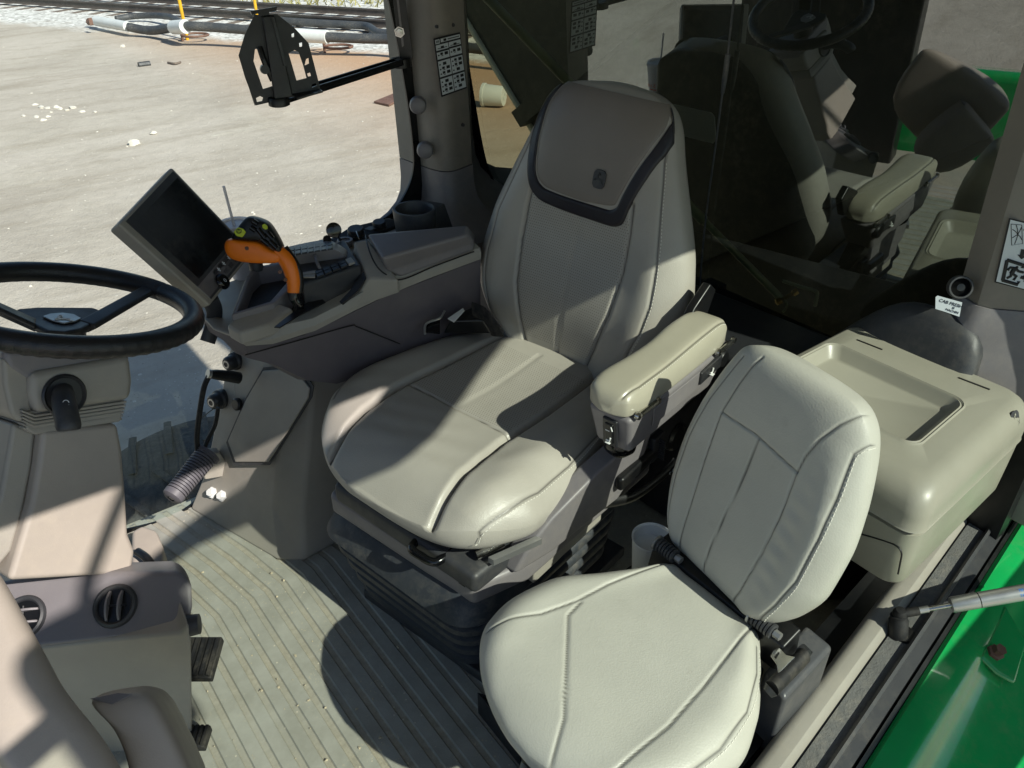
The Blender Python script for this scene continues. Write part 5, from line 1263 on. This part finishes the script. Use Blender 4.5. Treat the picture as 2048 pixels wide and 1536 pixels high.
holes = [[(510, 98), (520, 93), (531, 125), (545, 168), (545, 172), (526, 178), (507, 122)], [(577, 106), (589, 100), (597, 104), (606, 130), (613, 156), (593, 161)],
         [(512, 196), (520, 192), (526, 195), (524, 202), (514, 204)], [(583, 68), (588, 66), (588, 74), (582, 75)], [(598, 86), (604, 85), (604, 93), (599, 94)], [(612, 118), (617, 116), (618, 127), (609, 131)], [(614, 147), (620, 145), (622, 152), (616, 153)], [(623, 169), (631, 166), (634, 171), (624, 175)]]
obj('plate', holed(outl, holes), M['blacksteel'], brk, smooth=False)
obj('side_flange', MB().prism([BP(477, 111), BP(509, 211), BP(512, 210, -.02), BP(482, 111, -.02)], bn_ * .003), M['blacksteel'], brk)
obj('top_clamp', MB().hexa([BP(503, 29, -.02), BP(552, 22, -.02), BP(552, 22, .015), BP(503, 29, .015)], [BP(500, 22, -.02), BP(553, 13, -.02), BP(553, 13, .015), BP(500, 22, .015)]).hexa([BP(517, 33, -.01), BP(538, 30, -.01), BP(538, 30, .008), BP(517, 33, .008)], [BP(517, 24, -.01), BP(538, 20, -.01), BP(538, 20, .008), BP(517, 24, .008)]), M['blacksteel'], brk)
obj('centre_channel', MB().prism([BP(523, 32, .002), BP(548, 30, .002), BP(585, 192, .002), BP(548, 200, .002)], bn_ * .014), M['blacksteel'], brk, bevel=.003)
obj('slide_bar', MB().prism([BP(541, 34, .016), BP(547, 34, .016), BP(572, 130, .016), BP(566, 131, .016)], bn_ * .006), M['black'], brk)
obj('cam_lever', MB().tube(smooth_path([BP(519, 95, .004), BP(528, 122, .01), BP(545, 160, .006)]), .006, 8).lathe([(0, .012), (.008, .012), (.009, 0), (0, 0)], BP(529, 138, .004), bn_, 16), M['black'], brk)
aend = P(558, 203, y=1.49); apil = P(806, 124, y=1.80)
def bar(a, c, w, h, z=0): 
    d = (c - a).normalized(); s_ = d.cross(ZZ).normalized() * w / 2; z_ = s_.cross(d).normalized() * h / 2
    return MB().hexa([a - s_ - z_, a + s_ - z_, a + s_ + z_, a - s_ + z_], [c - s_ - z_, c + s_ - z_, c + s_ + z_, c - s_ + z_])
obj('swing_arm', bar(aend, apil, .030, .008), M['blacksteel'], brk, bevel=.002)
d_ = (apil - aend).normalized(); s_ = d_.cross(ZZ).normalized()
obj('arm_rib', bar(aend + s_ * .012 + ZZ * .006 + d_ * .05, apil + s_ * .012 + ZZ * .006, .005, .010), M['blacksteel'], brk, bevel=.001)
obj('arm_rib', bar(aend - s_ * .012 + ZZ * .006 + d_ * .05, apil - s_ * .012 + ZZ * .006, .005, .010), M['blacksteel'], brk, bevel=.001)
obj('arm_pivot', MB().lathe([(0, .008), (.018, .008), (.02, .005), (.02, -.006), (.016, -.008), (0, -.008)], aend, ZZ, 24), M['blacksteel'], brk)
obj('arm_pivot', MB().lathe([(0, .010), (.024, .010), (.024, -.010), (0, -.010)], apil - d_ * .01, ZZ, 24), M['blacksteel'], brk)
obj('foot_plate', MB().prism([BP(585, 187, .0), BP(640, 178, .0), BP(640, 178, .04), BP(590, 192, .04)], ZZ * -.003), M['blacksteel'], brk)
pn_ = V((-.52, -.85, 0)).normalized(); pp0 = apil + V((.012, -.005, .0))
def UP_(px, py, off=0): return PP(px, py, pp0, pn_) + pn_ * off
obj('upright_plate', MB().prism([UP_(782, -40), UP_(806, -40), UP_(826, 112), UP_(821, 128), UP_(808, 133), UP_(800, 118)], pn_ * .005), M['blacksteel'], brk, bevel=.001)
obj('upright_slot', MB().prism([UP_(789, -40, .0055), UP_(793, -40, .0055), UP_(808, 90, .0055), UP_(804, 94, .0055)], pn_ * .001), M['grey'], brk)
obj('bolt', MB().lathe([(0, .011), (.009, .010), (.010, .004), (.013, .004), (.013, 0), (0, 0)], UP_(799, 63, .006), pn_, 6), M['metal'], brk)

# ---------------------------------------------------------------- stickers
stk = thing('instruction_sticker', 'black and white pictogram sticker on the right rear pillar', 'sticker', P(900, 130, y=1.786))
fa, fb_ = pillar_ring(1.1)[5], pillar_ring(1.1)[6]; fa2 = pillar_ring(1.3)[5]
sn_ = (fb_ - fa).cross(fa2 - fa).normalized()
if sn_.y > 0: sn_ = -sn_
def ST(px, py, off): return PP(px, py, fa, sn_) + sn_ * off
sq4 = [ST(866, 77, .001), ST(919, 64, .001), ST(933, 176, .001), ST(882, 194, .001)]
obj('backing', MB().prism(sq4, sn_ * .0008), M['ink'], stk)
def sb_(u0, u1, v0, v1, h=.0022): 
    return MB().bil([sq4[0], sq4[1], sq4[2], sq4[3]], u0, u1, v0, v1, h) if True else None
def flip(b): return b
if (sq4[1] - sq4[0]).cross(sq4[3] - sq4[0]).dot(sn_) < 0: SG = -1
else: SG = 1
def sbox(mb_, u0, u1, v0, v1, h): mb_.bil(sq4, u0, u1, v0, v1, h * SG)
b = MB(); sbox(b, .04, .20, .03, .10, .0014); sbox(b, .24, .97, .03, .09, .0014); sbox(b, .04, .49, .12, .97, .0014); sbox(b, .52, .97, .12, .97, .0014)
obj('white_panel', b, M['sticker'], stk)
b = MB()
for k, c0 in enumerate((.04, .52)):
    for v0 in ((.21, .36, .66) if k == 0 else (.20, .36, .66)): sbox(b, c0, c0 + .45, v0, v0 + .03, .002)
    sbox(b, c0 + .05, c0 + .40, .175, .185, .002); sbox(b, c0 + .17, c0 + .28, .15, .19, .002)
    rows = ([.27, .43, .51, .59, .73, .81, .89])
    for i, v in enumerate(rows):
        sbox(b, c0 + .03, c0 + .08, v + .01, v + .032, .002)
        if i not in ((1, 4) if k == 0 else (3, 6)):
            sbox(b, c0 + .12, c0 + .21, v - .015, v + .025, .002); sbox(b, c0 + .15, c0 + .22, v + .035, v + .045, .002)
            sbox(b, c0 + .28, c0 + .40, v - .015, v + .035, .002)
        else: sbox(b, c0 + .17, c0 + .29, v - .01, v + .04, .002)
for u in (.07, .11, .15): sbox(b, u, u + .018, .045, .085, .002)
sbox(b, .34, .44, .04, .08, .002)
for k in range(11): sbox(b, .50 + k * .04, .525 + k * .04, .05, .07, .002)
obj('pictogram', b, M['ink'], stk)
ex_ = thing('exit_sticker', 'white emergency exit sticker with running figure on the left pillar', 'sticker', P(2020, 510, x=1.62))
la, lb_, lc = lring(.95)[2], lring(.95)[3], lring(1.1)[2]; en_ = (lb_ - la).cross(lc - la).normalized()
if en_.y > 0: en_ = -en_
def XS(px, py, off=0): return PP(px, py, la, en_) + en_ * off
def xz(x, y, off=0): return XS(1850 + x / 6.98, 420 + y / 6.98, off)   # coordinates of the enlarged view
obj('backing', MB().prism([xz(1170, 110, .0005), xz(1600, 215, .0005), xz(1440, 1130, .0005), xz(965, 1005, .0005)], en_ * .0008), M['ink'], ex_)
obj('white_panel', MB().prism([xz(1190, 132, .0010), xz(1580, 228, .0010), xz(1425, 1110, .0010), xz(990, 992, .0010)], en_ * .0008), M['sticker'], ex_)
b = MB(); O_ = .0024
def st_(pts, w): b.tube([xz(x, y, O_) for x, y in pts], w / 6.98 * .00075, 6)
st_([(1195, 192), (1345, 205), (1355, 465), (1205, 485), (1195, 192)], 5)
for e in ((1215, 265), (1268, 205), (1340, 235), (1345, 410), (1245, 470), (1212, 385)): st_([(1290, 335), ((1290 + e[0]) / 2 + 6, (335 + e[1]) / 2 - 5), e], 6)
st_([(1135, 690), (1370, 765), (1352, 800)], 30); st_([(1140, 695), (1080, 975)], 30); st_([(1075, 975), (1285, 1035), (1300, 990)], 30)
st_([(1150, 835), (1185, 795), (1265, 810)], 24); st_([(1240, 815), (1200, 880)], 40); st_([(1265, 815), (1300, 850), (1368, 866)], 22); st_([(1205, 880), (1270, 920), (1230, 970)], 24); st_([(1200, 880), (1190, 920), (1135, 945)], 24)
st_([(1330, 930), (1400, 950)], 28); st_([(1380, 900), (1420, 955), (1375, 995)], 18)
b.lathe([(0, .0004), (.0026, .0004), (.0026, 0), (0, 0)], xz(1277, 793, O_), en_, 16)
b.prism([xz(1335, 540, .0022), xz(1385, 548, .0022), xz(1375, 640, .0022), xz(1400, 650, .0022), xz(1335, 680, .0022), xz(1285, 615, .0022), xz(1318, 622, .0022)], en_ * .0006)
b.prism([xz(1365, 270, .0022), xz(1400, 240, .0022), xz(1400, 310, .0022)], en_ * .0006)
obj('pictogram', b, M['ink'], ex_)
cf = thing('air_filter_card', 'white printed card half hidden behind the left pillar foot', 'card', P(1900, 610, x=1.5))
cn = V((-.85, -.35, .4)).normalized(); c0_ = P(1890, 608, x=1.50)
def CF(x, y, off=0): return PP(1850 + x / 6.98, 420 + y / 6.98, c0_, cn) + cn * off
obj('card', MB().prism([CF(148, 1215), CF(175, 1195), CF(520, 1290), CF(480, 1490), CF(280, 1420), CF(145, 1380)], cn * .001), M['sticker'], cf)
xd = (CF(300, 1280) - CF(200, 1250)).normalized(); yd = (CF(200, 1200) - CF(195, 1250)).normalized()
text('print', 'CAB FRESH', .0085, CF(200, 1258, .0014), xd, yd, M['ink'], cf, align='LEFT')
text('print', 'IS', .006, CF(380, 1365, .0014), xd, yd, M['ink'], cf, align='LEFT'); text('print', 'MACHIN', .006, CF(288, 1385, .0014), xd, yd, M['ink'], cf, align='LEFT')
# round vent outlet beside the card
vc = P(1922, 575, x=1.52)
vo_ = thing('round_socket', 'round black socket with grey rim at the foot of the left pillar', 'socket', vc)
obj('rim', MB().lathe([(.018, .003), (.021, .003), (.0225, 0), (.0225, -.014), (.018, -.014)], vc, (-.75, -.55, .35), 32), M['dark'], vo_)
obj('core', MB().lathe([(0, .0), (.007, 0), (.0085, -.003), (.018, -.009), (0, -.014)], vc, (-.75, -.55, .35), 24), M['black'], vo_)

# ---------------------------------------------------------------- steering column and wheel
wcn = V((.139, 1.428, .872)); wn_ = V((math.sin(.329), math.sin(.048), 1)).normalized()
wu = wn_.cross(V((0, 1, 0))).normalized(); wv_ = wn_.cross(wu).normalized()
if wu.x < 0: wu, wv_ = -wu, -wv_
sw_ = thing('steering_wheel', 'black leather steering wheel with two spokes and silver hub badge', 'steering wheel', wcn)
nT, nP = 260, 40; TH, PH = np.meshgrid(np.linspace(0, 2 * np.pi, nT, endpoint=False), np.linspace(0, 2 * np.pi, nP), indexing='ij')
rr_ = .0185 * (1 + .05 * np.clip(-np.cos(PH - 2.6), 0, 1) * np.sign(np.sin(TH * 60)) * np.abs(np.sin(TH * 60)) ** .5 * .8)
seamd = np.minimum(np.abs((TH - rad(25)) % np.pi), np.abs(np.pi - (TH - rad(25)) % np.pi))
rr_ = rr_ - .002 * np.exp(-(seamd / .012) ** 2)
CU_, CV_, CN_ = np.array(wu), np.array(wv_), np.array(wn_)
rad_ = np.cos(TH)[..., None] * CU_ + np.sin(TH)[..., None] * CV_
Xw = np.array(wcn) + rad_ * .2 + (np.cos(PH) * rr_)[..., None] * rad_ + (np.sin(PH) * rr_)[..., None] * CN_
Xw = np.concatenate([Xw, Xw[:1]], 0)
gridobj('rim', Xw, M['wheel'], sw_)
hubc = PP(128, 640, wcn - wn_ * .035, wn_)
def WPt(px, py, h): return PP(px, py, wcn + wn_ * h, wn_)
# spokes
sp_end = WPt(300, 575, -.004); 
def spoke(a, b_, w0, w1, t):
    d = (b_ - a).normalized(); s__ = d.cross(wn_).normalized()
    return MB().loft([[a + s__ * w0, a + s__ * w0 * .7 + wn_ * t * .5, a - s__ * w0 * .7 + wn_ * t * .5, a - s__ * w0, a - wn_ * t], [a.lerp(b_, .5) + s__ * (w0 + w1) / 2, a.lerp(b_, .5) + s__ * (w0 + w1) * .35 + wn_ * t * .5, a.lerp(b_, .5) - s__ * (w0 + w1) * .35 + wn_ * t * .5, a.lerp(b_, .5) - s__ * (w0 + w1) / 2, a.lerp(b_, .5) - wn_ * t], [b_ + s__ * w1, b_ + s__ * w1 * .7 + wn_ * t * .5, b_ - s__ * w1 * .7 + wn_ * t * .5, b_ - s__ * w1, b_ - wn_ * t]])
hb2 = WPt(172, 652, -.034); obj('spoke', spoke(hb2, WPt(303, 578, 0), .02, .017, .014), M['charcoal'], sw_, bevel=.003)
hb3 = WPt(72, 650, -.034); obj('spoke', spoke(hb3, wcn + (wcn - WPt(303, 578, 0)).reflect(wv_) * -1 if False else WPt(-28, 605, 0), .02, .017, .014), M['charcoal'], sw_, bevel=.003)
hubo = [(30, 632), (75, 628), (185, 628), (205, 635), (195, 655), (165, 672), (130, 680), (95, 678), (60, 660)]
obj('hub', MB().prism([WPt(x, y, -.042) for x, y in hubo], wn_ * .014), M['charcoal'], sw_, bevel=.006, seg=3)
bo = [WPt(85 + 0, 635, -.027), WPt(100, 630, -.027), WPt(125, 628, -.027), WPt(148, 631, -.027), WPt(162, 639, -.027), WPt(150, 645, -.027), WPt(128, 649, -.027), WPt(105, 644, -.027)]
bdg = obj('hub_badge', MB().prism(bo, wn_ * .003), M['steel'], sw_, bevel=.001)
obj('leaping_deer', deer(WPt(125, 638, -.0235), wu, wv_ if wv_.dot(V((0, 1, 0))) > 0 else -wv_, wn_, .030), M['white'], bdg)
obj('wheel_boss', MB().tube([hubc + wn_ * .0, hubc - wn_ * .11], [.036, .034], 24), M['charcoal'], sw_)
colm = thing('steering_column', 'tan steering column with pleated boot and indicator stalk', 'steering column', (.06, 1.58, 0))
# shroud block under the wheel: facing roughly to the door
cb0 = P(175, 800, y=1.375); cfn = V((.28, -.93, .24)).normalized()
def SH(px, py, off=0): return PP(px, py, cb0, cfn) + cfn * off
dep = .14
def slab(name, pts, d, mat, par, bev=.012, seg=4, off=0): return obj(name, MB().prism([SH(x, y, off) for x, y in pts], -cfn * d), mat, par, bevel=bev, seg=seg)
slab('shroud', [(60, 745), (262, 710), (268, 762), (264, 800), (72, 830), (60, 790)], dep, M['tan'], colm, .014)
slab('shroud_top', [(10, 700), (268, 690), (268, 735), (205, 765), (70, 772), (20, 740)], dep, M['grey'], colm, .012, off=-.012)
slab('shroud_side', [(12, 715), (66, 745), (74, 830), (48, 850), (28, 830), (14, 770)], dep * .9, M['tan'], colm, .008, off=-.014)
for i in range(6):
    y = 822 + i * 7
    slab('boot_fold', [(46 + i * 1.5, y - 2), (73, y + 8), (256 - i, y - 20), (256 - i, y - 15), (73, y + 13), (46 + i * 1.5, y + 3)], dep * .85, M['tan'], colm, .0015, 2, off=-.004 - .0015 * i)
slab('boot_core', [(52, 825), (252, 800), (248, 845), (75, 872), (58, 862)], dep * .8, M['tan'], colm, .004, 2, off=-.010)
# lower column with rounded shoulders, widening to the foot
fr_ = [(88, 862), (240, 848), (250, 900), (258, 1000), (262, 1070), (276, 1105), (268, 1150), (20, 1165), (45, 1080), (66, 1010), (80, 930)]
slab('column_face', fr_, .16, M['tan_pink'], colm, .010, 4, off=-.008)
slab('column_side', [(40, 850), (88, 868), (80, 940), (62, 1030), (40, 1110), (0, 1160), (-60, 1160), (-20, 1080), (14, 1000), (28, 920)], .14, M['tan'], colm, .008, 3, off=-.03)
ft = thing('column_foot', 'rounded tan floor cover at the base of the steering column', 'floor cover', P(290, 1100, z=0))
obj('cover', MB().prism([P(262, 1060, z=.09), P(285, 1048, z=.09), P(312, 1058, z=.085), P(325, 1090, z=.08), P(327, 1135, z=.06), P(300, 1150, z=.06), P(260, 1150, z=.07)], (0, 0, -.14)), M['tan_pink'], ft, bevel=.012, seg=4)
obj('pedal_arm', MB().tube(smooth_path([P(275, 1103, z=.10), P(292, 1115, z=.10), P(304, 1132, z=.09), P(306, 1150, z=.08)]), .010, 10), M['black'], ft)
# indicator stalk
s0_ = SH(125, 792, .0)
obj('stalk_ring', MB().lathe([(.030, -.004), (.036, -.004), (.037, .003), (.034, .006), (.030, .003)], SH(128, 790, .0), cfn, 32).lathe([(0, .002), (.031, .002), (.031, -.004), (0, -.004)], SH(128, 790, .0), cfn, 32), M['charcoal'], colm)
d0_ = (SH(128, 790) - CAMP).dot(FW); sp_ = [P(126, 785, d=d0_), P(127, 796, d=d0_ - .03), P(131, 822, d=d0_ - .055), P(136, 846, d=d0_ - .065), P(138, 862, d=d0_ - .066)]
stk_ = obj('stalk', MB().tube(smooth_path(sp_), [.017] * 6 + [.0185] * 6 + [.019] * 9 + [.0185, .018, .017, .012], 18), M['dark'], colm)
b = MB(); ck = P(132, 805, d=d0_ - .066); 
vx = RT; vy = (SH(133, 800, .07) - SH(136, 830, .07)).normalized()
b.tube([ck + vx * (.005 * math.cos(k * .6)) + vy * (.004 * math.sin(k * .6)) for k in range(7)], .0006, 5)
for k in range(4): b.tube([ck + vx * (-.004 + k * .0027) - vy * .003, ck + vx * (-.004 + k * .0027) - vy * .006], .0005, 4)
ck2 = SH(137, 832, .094)
obj('stalk_mark', b, M['sticker'], stk_)

# corrugated sleeve and cables by the low window
cbl = thing('cable_harness', 'black power cable with plug running into a grey ribbed sleeve', 'cable', P(400, 900, y=1.72))
yp = 1.74
pth = smooth_path([P(418, 752, y=yp), P(408, 775, y=yp), P(400, 820, y=yp), P(394, 870, y=yp), P(396, 905, y=yp)])
obj('cable', MB().tube(pth, .0068, 10), M['rubber'], cbl)
obj('cable', MB().tube(smooth_path([P(436, 815, y=1.78), P(430, 850, y=1.78), P(415, 880, y=1.78), P(406, 905, y=1.76)]), .0055, 10), M['rubber'], cbl)
obj('plug', MB().tube([P(419, 748, y=yp), P(432, 749, y=yp + .005), P(462, 753, y=yp + .01), P(478, 756, y=yp + .012)], [.010, .013, .015, .015], 14), M['black'], cbl)
obj('plug_ring', MB().tube([P(415, 747, y=yp), P(421, 748, y=yp)], [.0115, .0115], 14), M['steel'], cbl)
obj('wire', MB().tube([P(424, 752, y=yp - .004), P(415, 762, y=yp - .004), P(410, 772, y=yp - .004)], .0018, 6), M['redink'], cbl)
a_, e_ = P(412, 912, y=yp - .01), P(352, 985, y=yp - .06); ax_ = (e_ - a_); ln_ = ax_.length; prof = []
n = 15
for k in range(n):
    f0 = k / n; r = .030 - .004 * f0
    prof += [(r, f0 * ln_), (r, (f0 + .6 / n) * ln_), (r - .005, (f0 + .7 / n) * ln_), (r - .005, (f0 + .93 / n) * ln_)]
prof = [(0, -.008), (.034, -.008), (.034, -.001)] + prof + [(.027, ln_), (.026, ln_ + .014), (.018, ln_ + .02), (.010, ln_ + .02), (.010, ln_ + .012), (0, ln_ + .012)]
obj('ribbed_sleeve', MB().lathe(prof, a_, ax_, 28), M['hoserib'], cbl)
obj('sleeve_bolt', MB().lathe([(0, .018), (.007, .018), (.007, .01), (0, .01)], a_ + ax_.normalized() * ln_, ax_, 6), M['steel'], cbl)
obj('sleeve_mount', MB().prism([P(396, 908, y=1.80), P(440, 905, y=1.80), P(470, 950, y=1.80), P(410, 960, y=1.80)], (0, .03, 0)), M['tan'], cbl, bevel=.004)
for px, py, r, lab in ((473, 722, .019, 'uppermost'), (443, 798, .021, 'middle')):
    c = twp(px, py, .005); so = thing('side_socket', 'round black power socket on the low side panel, %s' % ('uppermost above the plug' if lab == 'uppermost' else 'below the plug and chain'), 'socket', c, 'round sockets on the side panel')
    sax = (tn * .75 + V((-.55, -.35, .0))).normalized()
    obj('body', MB().lathe([(0, .03), (r * .72, .03), (r * .92, .026), (r, .02), (r, .008), (r * 1.25, .004), (r * 1.25, -.012), (0, -.012)], c, sax, 28), M['charcoal'], so)
    obj('face', MB().lathe([(r * .35, .0315), (r * .55, .0315), (r * .55, .030), (r * .35, .030)], c, sax, 20), M['steel'], so)
c = twp(482, 807, .012)
hc = thing('hanging_cap', 'small black socket cap hanging on a bead chain', 'cap', c)
obj('cap_body', MB().lathe([(0, .008), (.013, .008), (.0165, .005), (.0165, -.004), (.013, -.006), (0, -.006)], c, tn, 24), M['black'], hc)
b = MB(); ca, cb_ = twp(475, 752, .014), twp(479, 796, .014)
for k in range(16): b.lathe([(0, -.0012), (.001, -.0006), (.001, .0006), (0, .0012)], ca.lerp(cb_, k / 15) , ZZ, 6)
obj('bead_chain', b, M['steel'], hc)
obj('zip_tail', MB().tube([twp(440, 815, .02), twp(412, 840, .03)], .0014, 5), M['black'], hc)

# ---------------------------------------------------------------- vent console and lower dash
vq0 = P(240, 1215, z=.375)
vcn = (-FH * .55 + ZZ * .83).normalized()   # slanted vent face
vcon = thing('vent_console', 'low tan console with two round air vents beside the column', 'vent console', P(200, 1400, z=0))
def VP_(px, py, off=0): return PP(px, py, vq0, vcn) + vcn * off
panel = [(-30, 1172), (40, 1158), (200, 1146), (350, 1143), (372, 1152), (384, 1175), (386, 1215), (380, 1248), (366, 1268), (200, 1282), (60, 1298), (-30, 1302)]
def recede(pts, d, drop=0):
    o = []
    for p in pts:
        h = V((p.x, p.y, 0)).normalized(); o.append(p + h * d + V((0, 0, drop)))
    return o
a_ = [VP_(x, y) for x, y in panel]
obj('vent_panel', MB().loft([a_, recede(a_, .07, -.03)]), M['grey'], vcon, bevel=.010, seg=4)
ff = -FH.normalized(); f0 = VP_(300, 1290, -.012)
def FP(px, py, off=0): return PP(px, py, f0, ff) + ff * off
face = [(-40, 1300), (60, 1297), (200, 1281), (362, 1266), (378, 1250), (384, 1290), (386, 1480), (372, 1500), (368, 1700), (-40, 1700)]
a_ = [FP(x, y) for x, y in face]
obj('front_face', MB().loft([a_, recede(a_, .16)]), M['tan'], vcon, bevel=.014, seg=4)
def vent(px, py, rot):
    c = VP_(px, py, .001); u = vcn.orthogonal(); u = (RT - vcn * RT.dot(vcn)).normalized(); w = vcn.cross(u)
    rg_ = obj('vent', MB().lathe([(.029, .0005), (.031, .006), (.034, .008), (.038, .006), (.040, 0), (.040, -.004), (.030, -.004)], c, vcn, 40), M['dark'], vcon)
    obj('vent_well', MB().lathe([(0, .001), (.0305, .001), (.0305, -.002), (0, -.002)], c, vcn, 32), M['black'], rg_)
    d = u * math.cos(rot) + w * math.sin(rot); e = vcn.cross(d)
    for s in (-.011, .011):
        pts = [c + d * s + e * t + vcn * (.016 - .011 * (t / .027) ** 2) for t in (-.027, -.018, -.009, 0, .009, .018, .027)]
        obj('vane', MB().loft([[V(p) - d * .0018 - vcn * (p - c).dot(vcn) * .9, V(p) + d * .0018 - vcn * (p - c).dot(vcn) * .9, p + d * .0022, p - d * .0022] for p in pts]), M['grey'], rg_, bevel=.001)
    obj('vane_link', MB().tube([c - d * .02 + vcn * .004, c + d * .02 + vcn * .004], .002, 6), M['charcoal'], rg_)
vent(231, 1212, rad(4)); vent(48, 1235, rad(100))
obj('side_knob', MB().tube([FP(366, 1270, -.02), FP(390, 1270, -.025)], [.02, .018], 20), M['dark'], vcon)
for (pts, z, lab) in (([(352, 1345), (436, 1322), (428, 1340), (430, 1365), (352, 1390)], .11, 'ribbed rubber pedal beside the vent console, nearer the column'), ([(330, 1480), (405, 1462), (412, 1490), (335, 1512)], .06, 'black pedal low by the console, nearest the photographer')):
    pass
def pedal(c, w, l, lab, tilt):
    t_ = thing('pedal', lab, 'pedal', c, 'foot pedals beside the vent console')
    m = Matrix((RT, FH, ZZ)).transposed() @ Matrix.Rotation(tilt, 3, 'X')
    obj('pad', MB().box(c, (w, l, .02), m), M['rubber'], t_, bevel=.003)
    b = MB()
    for k in range(5): b.box(c + m @ V((-w * .4 + k * w * .2, 0, .012)), (w * .1, l * .9, .006), m)
    obj('ribs', b, M['rubber'], t_)
    obj('arm', MB().tube([c, c - RT * .03 + V((0, 0, -.02)), c - RT * .10 + FH * .03 + V((0, 0, -.03))], .008, 8), M['black'], t_)
pedal(P(402, 1318, z=.13), .07, .09, 'ribbed black rubber pedal below the round side knob', rad(12))
pedal(P(392, 1476, z=.055), .05, .045, 'small black pedal at the foot of the vent console', rad(5))
# dash corner at lower left
dash = thing('dash_fairing', 'large smooth beige dash fairing at the lower left, nearest the photographer', 'dashboard', P(80, 1450, z=.3))
d0 = P(60, 1400, z=.62); dn = (-FH * .34 - RT * -.30 + ZZ * .9).normalized()
def DP(px, py, off=0): return PP(px, py, d0, dn) + dn * off
do_ = [(-60, 1060), (0, 1140), (40, 1215), (88, 1300), (118, 1362), (165, 1420), (215, 1480), (262, 1570), (262, 1640), (-60, 1640)]
rings = []
cd = DP(40, 1450)
for k, off in ((.55, .016), (.80, .010), (.93, .0), (.985, -.012), (1.0, -.03), (1.0, -.30)):
    rings.append([cd + (DP(x, y) - cd) * k + dn * off for x, y in do_])
obj('fairing', MB().loft(rings), M['tan_pink'], dash, sub=2)
s1 = thing('dash_post', 'tan rounded post cover with small flap below the dash fairing', 'post cover', P(300, 1500, z=.2))
e0 = P(280, 1450, z=.52); en2 = (-FH * .62 + RT * .28 + ZZ * .75).normalized()
def EP(px, py, off=0): return PP(px, py, e0, en2) + en2 * off
eo = [(158, 1398), (205, 1388), (262, 1378), (300, 1385), (322, 1412), (345, 1455), (372, 1510), (400, 1575), (420, 1640), (250, 1640), (262, 1560), (240, 1490), (214, 1440)]
ce = EP(300, 1500)
rings = []
for k, off in ((.50, .010), (.82, .006), (.95, -.004), (1.0, -.022), (1.0, -.25)): rings.append([ce + (EP(x, y) - ce) * k + en2 * off for x, y in eo])
obj('cover', MB().loft(rings), M['tan_pink'], s1, sub=2)
obj('flap', MB().prism([EP(178, 1398, -.006), EP(235, 1386, -.004), EP(266, 1388, .0), EP(226, 1408, .003)], en2 * .004), M['grey'], s1, bevel=.001)
# ================================================================== light and camera
w = bpy.data.worlds.new('World'); scn.world = w; w.use_nodes = True
nt = w.node_tree; bg = nt.nodes['Background']; sky = nt.nodes.new('ShaderNodeTexSky'); sky.sky_type = 'NISHITA'; sky.sun_disc = False
sdir = V((-.15, .76, -.64)).normalized()      # direction the sunlight travels
tos = -sdir; sky.sun_elevation = math.asin(tos.z); sky.sun_rotation = math.atan2(tos.x, tos.y); sky.dust_density = .6; sky.ozone_density = 2.0
nt.links.new(sky.outputs[0], bg.inputs[0]); bg.inputs[1].default_value = .092
sl_ = bpy.data.lights.new('sun', 'SUN'); sl_.energy = 5.0; sl_.angle = rad(.53); sl_.color = (1, .935, .865)
so = bpy.data.objects.new('sun', sl_); COL.objects.link(so); so.rotation_euler = sdir.to_track_quat('-Z', 'Y').to_euler()
cam = bpy.data.cameras.new('camera'); co = bpy.data.objects.new('camera', cam); COL.objects.link(co); scn.camera = co
cam.sensor_width = 36; cam.sensor_fit = 'HORIZONTAL'; cam.lens = 36 * F / 2048; cam.clip_start = .02; cam.clip_end = 1000
co.matrix_world = Matrix.Translation(CAMP) @ Matrix((RT, UP, -FW)).transposed().to_4x4()
scn.view_settings.view_transform = 'Standard'; scn.view_settings.look = 'None'; scn.view_settings.exposure = .47; scn.view_settings.gamma = 1
try:
    scn.cycles.transparent_max_bounces = 16; scn.cycles.max_bounces = 10; scn.cycles.diffuse_bounces = 5; scn.cycles.glossy_bounces = 4
    scn.cycles.use_denoising = True
except Exception: pass
